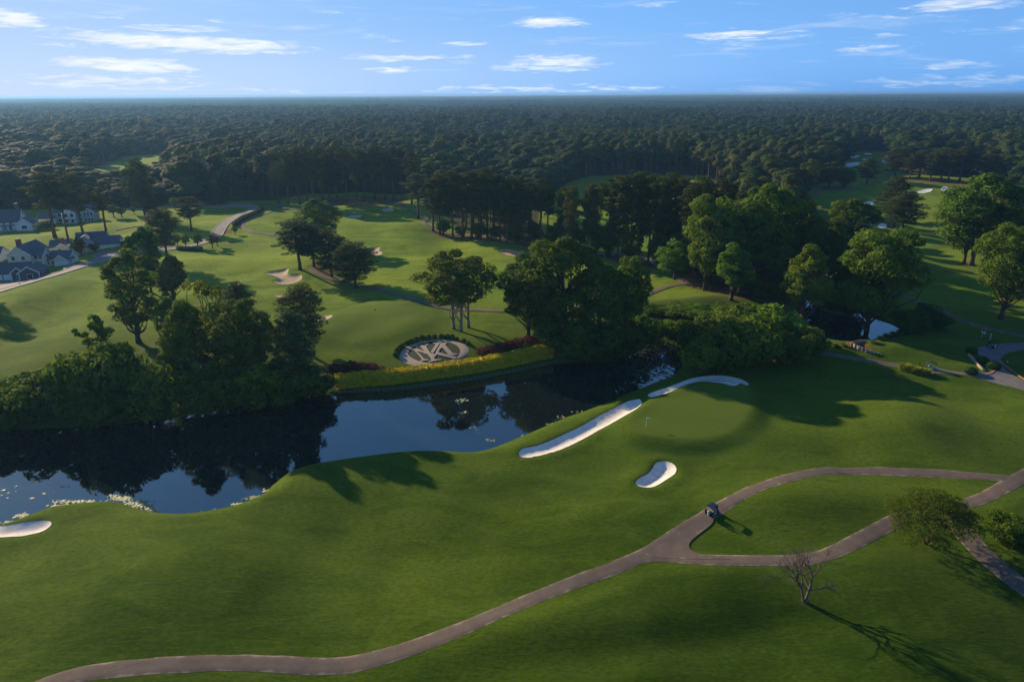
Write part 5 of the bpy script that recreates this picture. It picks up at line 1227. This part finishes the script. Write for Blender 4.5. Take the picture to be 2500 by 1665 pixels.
for i, p in enumerate(pw):
    V += [(p.x-.35, p.y, p.z-.2), (p.x-.35, p.y, p.z+.45), (p.x+.35, p.y+.2, p.z+.45), (p.x+.35, p.y+.2, p.z-.2)]
    if i: Qv += [[(i-1)*4+j, i*4+j, i*4+j+1, (i-1)*4+j+1] for j in range(3)]
Qv += [[0, 1, 2, 3], [15, 14, 13, 12]]; tag(link('stone_wall', np_mesh('stone_wall', V, Qv, M['tan'])), 'low pale sunlit stone wall beside the clipped shrubs of the paved court', 'wall')
def kerb(L, m, wd, hg):
    P = smooth_poly(atp(L), 6, False); V, Qv = [], []; T = np.gradient(P, axis=0); T /= np.linalg.norm(T, axis=1)[:, None]
    for i, (q, t_) in enumerate(zip(P, T)):
        n2 = np.array([-t_[1], t_[0]])*wd/2; z = hz(*q)
        V += [(*(q-n2), z-.1), (*(q-n2), z+hg), (*(q+n2), z+hg), (*(q+n2), z-.1)]
        if i: Qv += [[(i-1)*4+j, i*4+j, i*4+j+1, (i-1)*4+j+1] for j in range(3)]
    tag(link('kerb', np_mesh('kerb', V, Qv, m)), kind='structure')
kerb([(2300,829),(2304,836),(2322,850),(2340,863),(2360,876),(2400,900)], M['redkerb'], .3, .2); kerb([(2160,855),(2190,859),(2222,863),(2250,864),(2275,861),(2287,854)], M['redkerb'], .3, .2)
for mt_, wd_, idx_ in ((M['concrete'], .45, 5),):
    C_, W_ = ROADC[idx_]
    for s in (-1, 1):
        T = np.gradient(C_, axis=0); T /= np.linalg.norm(T, axis=1)[:, None]+1e-9; P = (C_+np.stack([-T[:, 1], T[:, 0]], 1)*s*(W_/2+.15))[4:-4:2]; V, Qv = [], []
        for i, q in enumerate(P):
            z = hz(*q); V += [(q[0]-.2, q[1], z), (q[0]-.2, q[1], z+.3), (q[0]+.2, q[1], z+.3), (q[0]+.2, q[1], z)]
            if i: Qv += [[(i-1)*4+j, i*4+j, i*4+j+1, (i-1)*4+j+1] for j in range(3)]
        tag(link('kerb', np_mesh('kerb', V, Qv, mt_)), kind='structure')
def post(px, py, h_, label, capm='dark'):
    r_ = empty('marker_post', at(px, py)); tag(r_, label, 'post'); MB().box((0, 0, h_/2), (.16, .16, h_), 0, .9).build('shaft', M['dark'], r_); MB().box((0, 0, h_+.06), (.22, .22, .12)).build('top_block', M[capm], r_)
post(2113, 840, 1.1, 'dark square marker post on the lawn beside the cart road'); post(2314, 839, .8, 'small dark post with pale top inside the red edging of the court', 'white')
for x, y, lab in ((164, 607, 'dark mailbox between the two driveways'), (238, 588, 'dark mailbox at the long house'), (45, 655, 'dark mailbox at the brown house')):
    r_ = empty('mailbox', at(x, y)); tag(r_, lab, 'mailbox'); MB().box((0, 0, .55), (.12, .12, 1.1)).build('post', M['dark'], r_); b = MB(); b.tube([(-.28, 0, 1.2), (.28, 0, 1.2)], .16, 10); b.box((0, 0, 1.1), (.56, .32, .2)); b.build('box', M['dark'], r_)
r_ = empty('street_lamp', at(539, 530)); tag(r_, 'thin black street lamp at the bend of the street', 'street lamp'); MB().tube([(0, 0, 0), (0, 0, .5), (0, 0, 3.6)], [.12, .07, .05], 8).build('pole', M['dark'], r_); b = MB(); b.tube([(0, 0, 3.6), (0, 0, 3.75), (0, 0, 4.1), (0, 0, 4.3)], [.08, .2, .24, .03], 8); b.build('lantern', M['dark'], r_)

# --- cars
def car(px, py, rz, m, label):
    r_ = empty('parked_car', at(px, py)+Vector((0, 0, .1)), rz); tag(r_, label, 'car')
    MB().prism([(-2.2, .35), (-2.25, .8), (-2.0, 1.0), (1.0, 1.02), (2.05, .85), (2.2, .6), (2.15, .32)], 1.78).build('body', m, r_, bev=.06)
    MB().prism([(-1.9, .98), (-1.5, 1.5), (.2, 1.52), (1.05, 1.0)], 1.5).build('cabin', m, r_, bev=.06)
    for s in (-1, 1): MB().prism([(-1.7, 1.04), (-1.42, 1.42), (.14, 1.44), (.8, 1.04)], .02).build('side_window', M['glass'], r_).location = (0, s*.76, 0)
    MB().prism([(.28, 1.47), (.98, 1.06), (1.0, 1.08), (.3, 1.49)], 1.3).build('windscreen', M['glass'], r_)
    for x in (-1.4, 1.4):
        for s in (-1, 1): w_ = MB().tube([(x, s*.72, .33), (x, s*.92, .33)], .33, 14).build('wheel', M['rubber'], r_); MB().tube([(x, s*.915, .33), (x, s*.93, .33)], .19, 10).build('rim', M['metal'], w_)
car(99, 517, .5, M['car'], 'white car parked on the driveway under the wide pine'); car(106, 512, .5, M['car'], 'white car second in line on the driveway behind the first')
car(1143, 486, .2, M['blue_car'], 'pale bluish car parked behind the pine row, nearer the white house'); car(1162, 483, .2, M['blue_car'], 'pale bluish car parked behind the pine row, farther from the white house')

# --- houses
def wing(root, c, w_, d, hw, rise, ridge, wallm, roofm, trim='white', over=.45):
    x, y = c; b = MB()
    if ridge == 'x': V = [(x-w_/2, y-d/2), (x+w_/2, y-d/2), (x+w_/2, y+d/2), (x-w_/2, y+d/2)]; ends = ((0, 3), (1, 2))
    else: V = [(x-w_/2, y-d/2), (x+w_/2, y-d/2), (x+w_/2, y+d/2), (x-w_/2, y+d/2)]; ends = ((0, 1), (3, 2))
    P = [(a, e, -.6) for a, e in V]+[(a, e, hw) for a, e in V]; Q = [[i, (i+1) % 4, (i+1) % 4+4, i+4] for i in range(4)]
    for a, e in ends:
        P.append(((V[a][0]+V[e][0])/2, (V[a][1]+V[e][1])/2, hw+rise)); Q.append([a+4, e+4, len(P)-1])
    b.add(P, Q); wl_ = b.build('wall', M[wallm], root)
    half = (d if ridge == 'x' else w_)/2; run = (w_ if ridge == 'x' else d)/2+over; ex = half+over; z0 = hw-rise*over/half; th = .22
    prof = [(-ex, z0), (0, hw+rise+.02), (ex, z0), (ex, z0+th), (0, hw+rise+th+.06), (-ex, z0+th)]
    r_ = MB()
    if ridge == 'x': r_.add([(x+s*run, y+a, z+.03) for s in (-1, 1) for a, z in prof], [[0, 1, 7, 6], [1, 2, 8, 7], [2, 3, 9, 8], [3, 4, 10, 9], [4, 5, 11, 10], [5, 0, 6, 11], [0, 5, 4, 1], [1, 4, 3, 2], [6, 7, 10, 11], [7, 8, 9, 10]])
    else: r_.add([(x+a, y+s*run, z+.03) for s in (-1, 1) for a, z in prof], [[0, 6, 7, 1], [1, 7, 8, 2], [2, 8, 9, 3], [3, 9, 10, 4], [4, 10, 11, 5], [5, 11, 6, 0], [0, 1, 4, 5], [1, 2, 3, 4], [6, 11, 10, 7], [7, 10, 9, 8]])
    ro = r_.build('roof', M[roofm], root)
    if trim:
        for s in (-1, 1):                       # bargeboards, one per gable end
            t_ = MB()
            for (a0, z0_), (a1, z1_) in (((-ex, z0), (0, hw+rise)), ((0, hw+rise), (ex, z0))):
                pts_ = [(a0, z0_-.12), (a1, z1_-.12), (a1, z1_+.28), (a0, z0_+.28)]; e0, e1 = run+.005, run+.06
                t_.add([((x+s*q, y+a, z) if ridge == 'x' else (x+a, y+s*q, z)) for q in (e0, e1) for a, z in pts_], [[0, 1, 2, 3], [7, 6, 5, 4], [0, 4, 5, 1], [1, 5, 6, 2], [2, 6, 7, 3], [3, 7, 4, 0]])
            t_.build('bargeboard', M[trim], ro)
    return wl_, ro
def window(root, x, y, z, w_, h_, face='f', name='window'):
    rz = 0 if face == 'f' else math.pi/2; o = MB(); o.box((0, 0, 0), (w_+.24, .10, h_+.24)); f = o.build(name, M['white'], root); f.location = (x, y, z); f.rotation_euler = (0, 0, rz)
    g = MB(); g.box((-w_/4, -.07 if face == 'f' else -.07, 0), (w_/2-.06, .05, h_)); g.box((w_/4, -.07, 0), (w_/2-.06, .05, h_)); g.build('pane', M['glass'], f)
def garage(root, x, y, w_=2.7, h_=2.3, face='f'):
    b = MB(); b.box((0, 0, 0), (w_, .12, h_)); f = b.build('garage_door', M['white'], root); f.location = (x, y, h_/2); f.rotation_euler = (0, 0, 0 if face == 'f' else math.pi/2)
    l = MB(); [l.box((0, -.065, -h_/2+h_*k/4), (w_-.1, .02, .03)) for k in (1, 2, 3)]; l.build('panel_groove', M['grey_siding'], f)
def chimney(ro, x, y, zb, zt, s=1.1):
    b = MB(); b.box((x, y, (zb+zt)/2), (s, s, zt-zb)); b.box((x, y, zt+.1), (s+.25, s+.25, .22)); c = b.build('chimney', M['brick'], ro); k = MB(); [k.tube([(x+q, y, zt+.2), (x+q, y, zt+.55)], [.17, .15], 8) for q in (-.28, .28)]; k.build('chimney_pot', M['white'], c)
def porch(root, x0, x1, y, d, h_, n, roofm):
    b = MB(); b.box(((x0+x1)/2, y-d/2, h_+.12), (x1-x0+.5, d+.4, .2)); b.build('porch_roof', M[roofm], root); f = MB(); f.box(((x0+x1)/2, y-d/2, .1), (x1-x0, d, .5)); f.build('porch_floor', M['concrete'], root)
    for i in range(n): q = MB(); q.box((x0+.2+(x1-x0-.4)*i/(n-1), y-d+.15, h_/2+.2), (.28, .28, h_-.3)); q.build('column', M['white'], root)
# long one storey house with the two white garage doors
hD = empty('long_house', at(196, 580), R(20)); tag(hD, 'long one storey house with two white garage doors and a brick chimney', 'house')
wing(hD, (8.3, 4.2), 11.5, 9, 3.2, 2.6, 'x', 'cream', 'roof'); wing(hD, (-.5, 5), 12.5, 13, 3.1, 3.0, 'y', 'cream', 'roof'); _, q = wing(hD, (-9.5, 5.5), 8, 9, 3.0, 2.2, 'x', 'cream', 'roof'); chimney(q, -8.0, .2, 0, 6.6, 1.3)
wing(hD, (1.5, 12), 12, 8, 3.1, 3.6, 'x', 'cream', 'roof'); wing(hD, (-8.2, 1.6), 5.5, 5, 2.9, 1.7, 'y', 'cream', 'roof_brown')
garage(hD, 7.6, -.35); garage(hD, 10.9, -.35); porch(hD, -4.5, 1.5, -1.5, 2.2, 2.8, 3, 'roof_brown'); window(hD, 3.4, -1.55, 1.7, 1.7, 1.5); window(hD, -2.2, -1.55, 1.6, 1.4, 1.6); window(hD, 14.12, 3.5, 1.7, 1.2, 1.5, 's'); window(hD, -9.5, -.95, 1.6, 1.3, 1.5)
# two storey house
pC = at(88, 613); hC = empty('two_storey_house', (-199.0, 277.0, hz(-199, 270)), R(6)); tag(hC, 'two storey pale house with navy roof and a low white garage wing', 'house')
_, q = wing(hC, (0, 0), 9, 14, 5.6, 3.4, 'y', 'cream', 'roof'); chimney(q, -4.2, 2.5, 0, 10.2, 1.5); wing(hC, (5.2, -2.5), 6, 5, 5.5, 2.0, 'x', 'cream', 'roof'); wing(hC, (12, 1.2), 9, 7.5, 2.9, 2.4, 'x', 'cream', 'roof'); wing(hC, (14.4, -2.6), 5.4, 5, 2.8, 1.9, 'y', 'cream', 'roof')
for x in (-2.2, 1.6): window(hC, x, -7.06, 4.4, 1.3, 1.6); window(hC, x, -7.06, 1.6, 1.3, 1.6)
window(hC, 5.4, -5.06, 4.3, 1.2, 1.5); window(hC, 7.0, -5.06, 4.3, 1.2, 1.5); window(hC, 6.2, -5.06, 1.6, 1.8, 1.5); window(hC, 8.26, -2.5, 4.2, 1.4, 1.5, 's'); window(hC, 8.26, -2.5, 1.6, 1.4, 1.5, 's'); garage(hC, 13.1, -5.17, 2.4, 2.2); garage(hC, 15.8, -5.17, 2.4, 2.2); window(hC, 10.2, -2.62, 1.5, .9, 2.0)
# brown shingle house at the picture edge
hE = empty('shingle_house', (-193.0, 256.0, hz(-190, 252)), R(12)); tag(hE, 'brown shingled house with white trim and garage doors at the picture edge', 'house')
wing(hE, (-1, 1), 18, 9, 3.1, 2.6, 'x', 'shingle_wall', 'roof'); wing(hE, (9.0, -1.5), 7, 8.5, 3.1, 2.2, 'y', 'shingle_wall', 'roof'); wing(hE, (4.8, -2.2), 4.6, 5, 3.0, 1.9, 'y', 'shingle_wall', 'roof')
garage(hE, -2.5, -3.58); garage(hE, .6, -3.58); window(hE, 9.2, -5.82, 1.7, 1.8, 1.7); window(hE, 4.8, -4.76, 1.6, .9, 1.7); window(hE, 12.56, -2, 1.6, 1.3, 1.6, 's')
for x, y in ((12.45, -5.75), (5.6, -5.75), (2.5, -4.72)): b = MB(); b.box((x, y-.06, 1.5), (.28, .12, 3.1)); b.build('corner_board', M['white'], hE)
# white house with columned porch
hA = empty('white_house', at(28, 531), R(18)); tag(hA, 'white house with steep navy roof and columned porch, nearest the far wood', 'house')
_, q = wing(hA, (-6, 6), 20, 11, 4.6, 5.4, 'x', 'white', 'roof'); chimney(q, 2, 8, 4, 12.6, 1.5); wing(hA, (6.2, 3.2), 7.5, 9, 3.2, 3.0, 'y', 'white', 'roof'); porch(hA, -5, 1.8, .45, 2.4, 2.9, 4, 'roof')
for x in (-9, -6, -3, 0): window(hA, x, .44, 3.8, .9, .9)
window(hA, 6.2, -1.36, 1.7, 2.2, 1.6); window(hA, -3.4, .44, 1.5, 1.4, 1.8); window(hA, -.6, .44, 1.5, 1.4, 1.8); window(hA, -9, .44, 1.6, 1.4, 1.8)
# big porch house beyond the pines
hB = empty('porch_house', at(172, 513), R(14)); tag(hB, 'large two storey house with stacked porches behind the four pines', 'house')
wing(hB, (0, 5.5), 20, 9, 5.8, 3.0, 'x', 'grey_siding', 'roof'); wing(hB, (-1.5, 2), 6, 7, 5.8, 2.4, 'y', 'white', 'roof_brown'); wing(hB, (7.5, 3), 6.5, 7, 5.6, 2.2, 'y', 'grey_siding', 'roof'); wing(hB, (-13, 3), 8, 8, 3.2, 2.4, 'x', 'white', 'roof')
for zb in (0, 3.0):
    b = MB(); b.box((-1.5, -2.6, zb+2.75), (6.2, 2.2, .25)); b.build('porch_deck', M['white'], hB)
    for x in (-4.3, -1.5, 1.3): b = MB(); b.box((x, -3.5, zb+1.35), (.3, .3, 2.6)); b.build('column', M['white'], hB)
    for x in (-3, 0): window(hB, x, -1.56, zb+1.5, 1.6, 1.9)
    for x in (6, 7.6, 9.2): window(hB, x, -.56, zb+1.6, .9, 1.7)
    window(hB, 3, .94, zb+1.5, 1.2, 1.6); window(hB, -7, .94, zb+1.5, 1.6, 1.6)
garage(hB, -14.5, -1.07); garage(hB, -11.4, -1.07)
hF = empty('pine_wood_house', at(992, 470), R(10)); tag(hF, 'small white house with tall chimney half hidden behind the pine row', 'house')
_, q = wing(hF, (0, 4), 12, 8, 4.5, 3.2, 'x', 'white', 'roof'); chimney(q, -1.5, -.2, 0, 9.6, 1.3); wing(hF, (-3.5, .5), 5, 5, 4, 2.4, 'y', 'white', 'roof'); window(hF, -3.5, -2.06, 1.8, 1.6, 1.6); window(hF, 2.5, -.06, 1.8, 1.6, 1.6)
hG = empty('corner_house', at(2, 600), R(12)); tag(hG, 'roof corner of a pale house above the brown one at the picture edge', 'house'); wing(hG, (-4, 2), 10, 8, 3, 2.4, 'x', 'white', 'roof'); window(hG, -2, -2.06, 1.6, 1.3, 1.4)
sh = empty('picnic_shelter', at(1457, 403), R(8)); tag(sh, 'low dark roofed shelter at the back of the hidden middle fairway', 'shelter'); b = MB(); b.prism([(-5, 2.4), (-3, 3.6), (0, 4.2), (3, 3.6), (5, 2.4), (3, 3.4), (0, 4.0), (-3, 3.4)], 7); b.build('roof', M['roof'], sh)
for x in (-4.4, 4.4):
    for y in (-3, 3): b = MB(); b.box((x, y, 1.2), (.3, .3, 2.6)); b.build('post', M['brick'], sh)
for x, y, rz, lab in ((97, 361, .3, 'pale roofed house far off in the clearing of the wood'), (2052, 374, .2, 'low house showing pale at the end of the distant fairway'), (2298, 400, -.2, 'house glimpsed between trees behind the pine belt')):
    q = empty('far_house', at(x, y), rz); tag(q, lab, 'house'); wing(q, (0, 0), 16, 10, 3.4, 2.6, 'x', 'white', 'grey_siding'); window(q, -4, -5.06, 1.8, 1.8, 1.5); window(q, 3, -5.06, 1.8, 1.8, 1.5)

# --- floating pond scum
rng3 = np.random.RandomState(6); V, F = [], []
for (x, y, rx, ry, n_) in [(180,1154,50,3,150),(150,1163,26,3,70),(282,1147,20,5,130),(318,1160,24,7,200),(345,1171,14,4,60),(262,1140,10,3,20),(55,1186,20,4,90),(20,1202,16,3,50),(430,1183,14,2,30),(468,1178,9,2,30),(495,1173,10,2,26),(588,1145,18,4,70),(618,1128,8,4,20),(545,1159,20,3,24),
    (180,1096,7,1.5,10),(150,1118,10,2,14),(100,1135,5,1.5,7),(75,1146,6,1.5,7),(52,1048,5,1.5,5),(170,1040,4,1.5,5),(165,1068,5,1.5,6),(20,1130,30,20,8),(100,1100,60,30,14),
    (1063,920,13,4,60),(1075,948,14,3,12),(1090,985,26,8,10),(1130,1012,14,3,20),(1215,1001,18,3,50),(1262,975,12,2.5,18),(1290,959,12,2.5,14),(1330,946,16,2.5,14),(1200,1007,9,3,18),(1500,850,40,14,40),(1455,880,20,6,24),(1420,897,18,6,20)]:
    for _ in range(n_ if y > 1125 else n_//2):
        px, py = x+rng3.normal()*rx*.55, y+rng3.normal()*ry*.55; gx, gy = flat_at(px, py, WL); s_ = rng3.uniform(.09, .30)*(1 if rng3.uniform() < .88 else 1.8); k = len(V); a0 = rng3.uniform(0, 6.28)
        if poly_sdf(np.array([gx]), np.array([gy]), POND)[0] > .2: continue
        pts_ = [(gx+math.cos(a0+j*math.pi/3)*s_*rng3.uniform(.5, 1.25), gy+math.sin(a0+j*math.pi/3)*s_*rng3.uniform(.5, 1.25)) for j in range(6)]
        zt = WL+.02+.02*rng3.uniform(); V += [(a_, b_, zt) for a_, b_ in pts_]+[(a_, b_, WL-.03) for a_, b_ in pts_]
        F += [[k, k+1, k+2, k+3], [k, k+3, k+4, k+5]]+[[k+j, k+6+j, k+6+(j+1) % 6, k+(j+1) % 6] for j in range(6)]
M['scum'] = simple('pond_scum', (.25, .26, .13), .7, .35, 1.2, spec=.5); tag(link('floating_leaves', np_mesh('floating_leaves', V, F, M['scum'])), 'pale floating leaves and scum drifting along the pond margins', 'pond scum', None, 'stuff')

# dark weed over the shallow pond inlet
V, F = [], []
for _ in range(900):
    px, py = 1508+rng3.normal()*42, 834+rng3.normal()*22; gx, gy = flat_at(px, py, WL); s_ = rng3.uniform(.12, .5); k = len(V); a0 = rng3.uniform(0, 6.28)
    if poly_sdf(np.array([gx]), np.array([gy]), POND)[0] > -.1: continue
    zt = WL+.012+.006*rng3.uniform(); pts_ = [(gx+math.cos(a0+j*math.pi/3)*s_*rng3.uniform(.5, 1.3), gy+math.sin(a0+j*math.pi/3)*s_*rng3.uniform(.5, 1.3)) for j in range(6)]
    V += [(a_, b_, zt) for a_, b_ in pts_]+[(a_, b_, WL-.03) for a_, b_ in pts_]; F += [[k, k+1, k+2, k+3], [k, k+3, k+4, k+5]]+[[k+j, k+6+j, k+6+(j+1) % 6, k+(j+1) % 6] for j in range(6)]
M['weed'] = simple('water_weed', (.035, .042, .026), .75, .5, 1.5, spec=.2); tag(link('water_weed_foliage', np_mesh('water_weed', V, F, M['weed'])), 'dark weed mats on the shallow pond inlet behind the curved bunker', 'water weed', None, 'stuff')
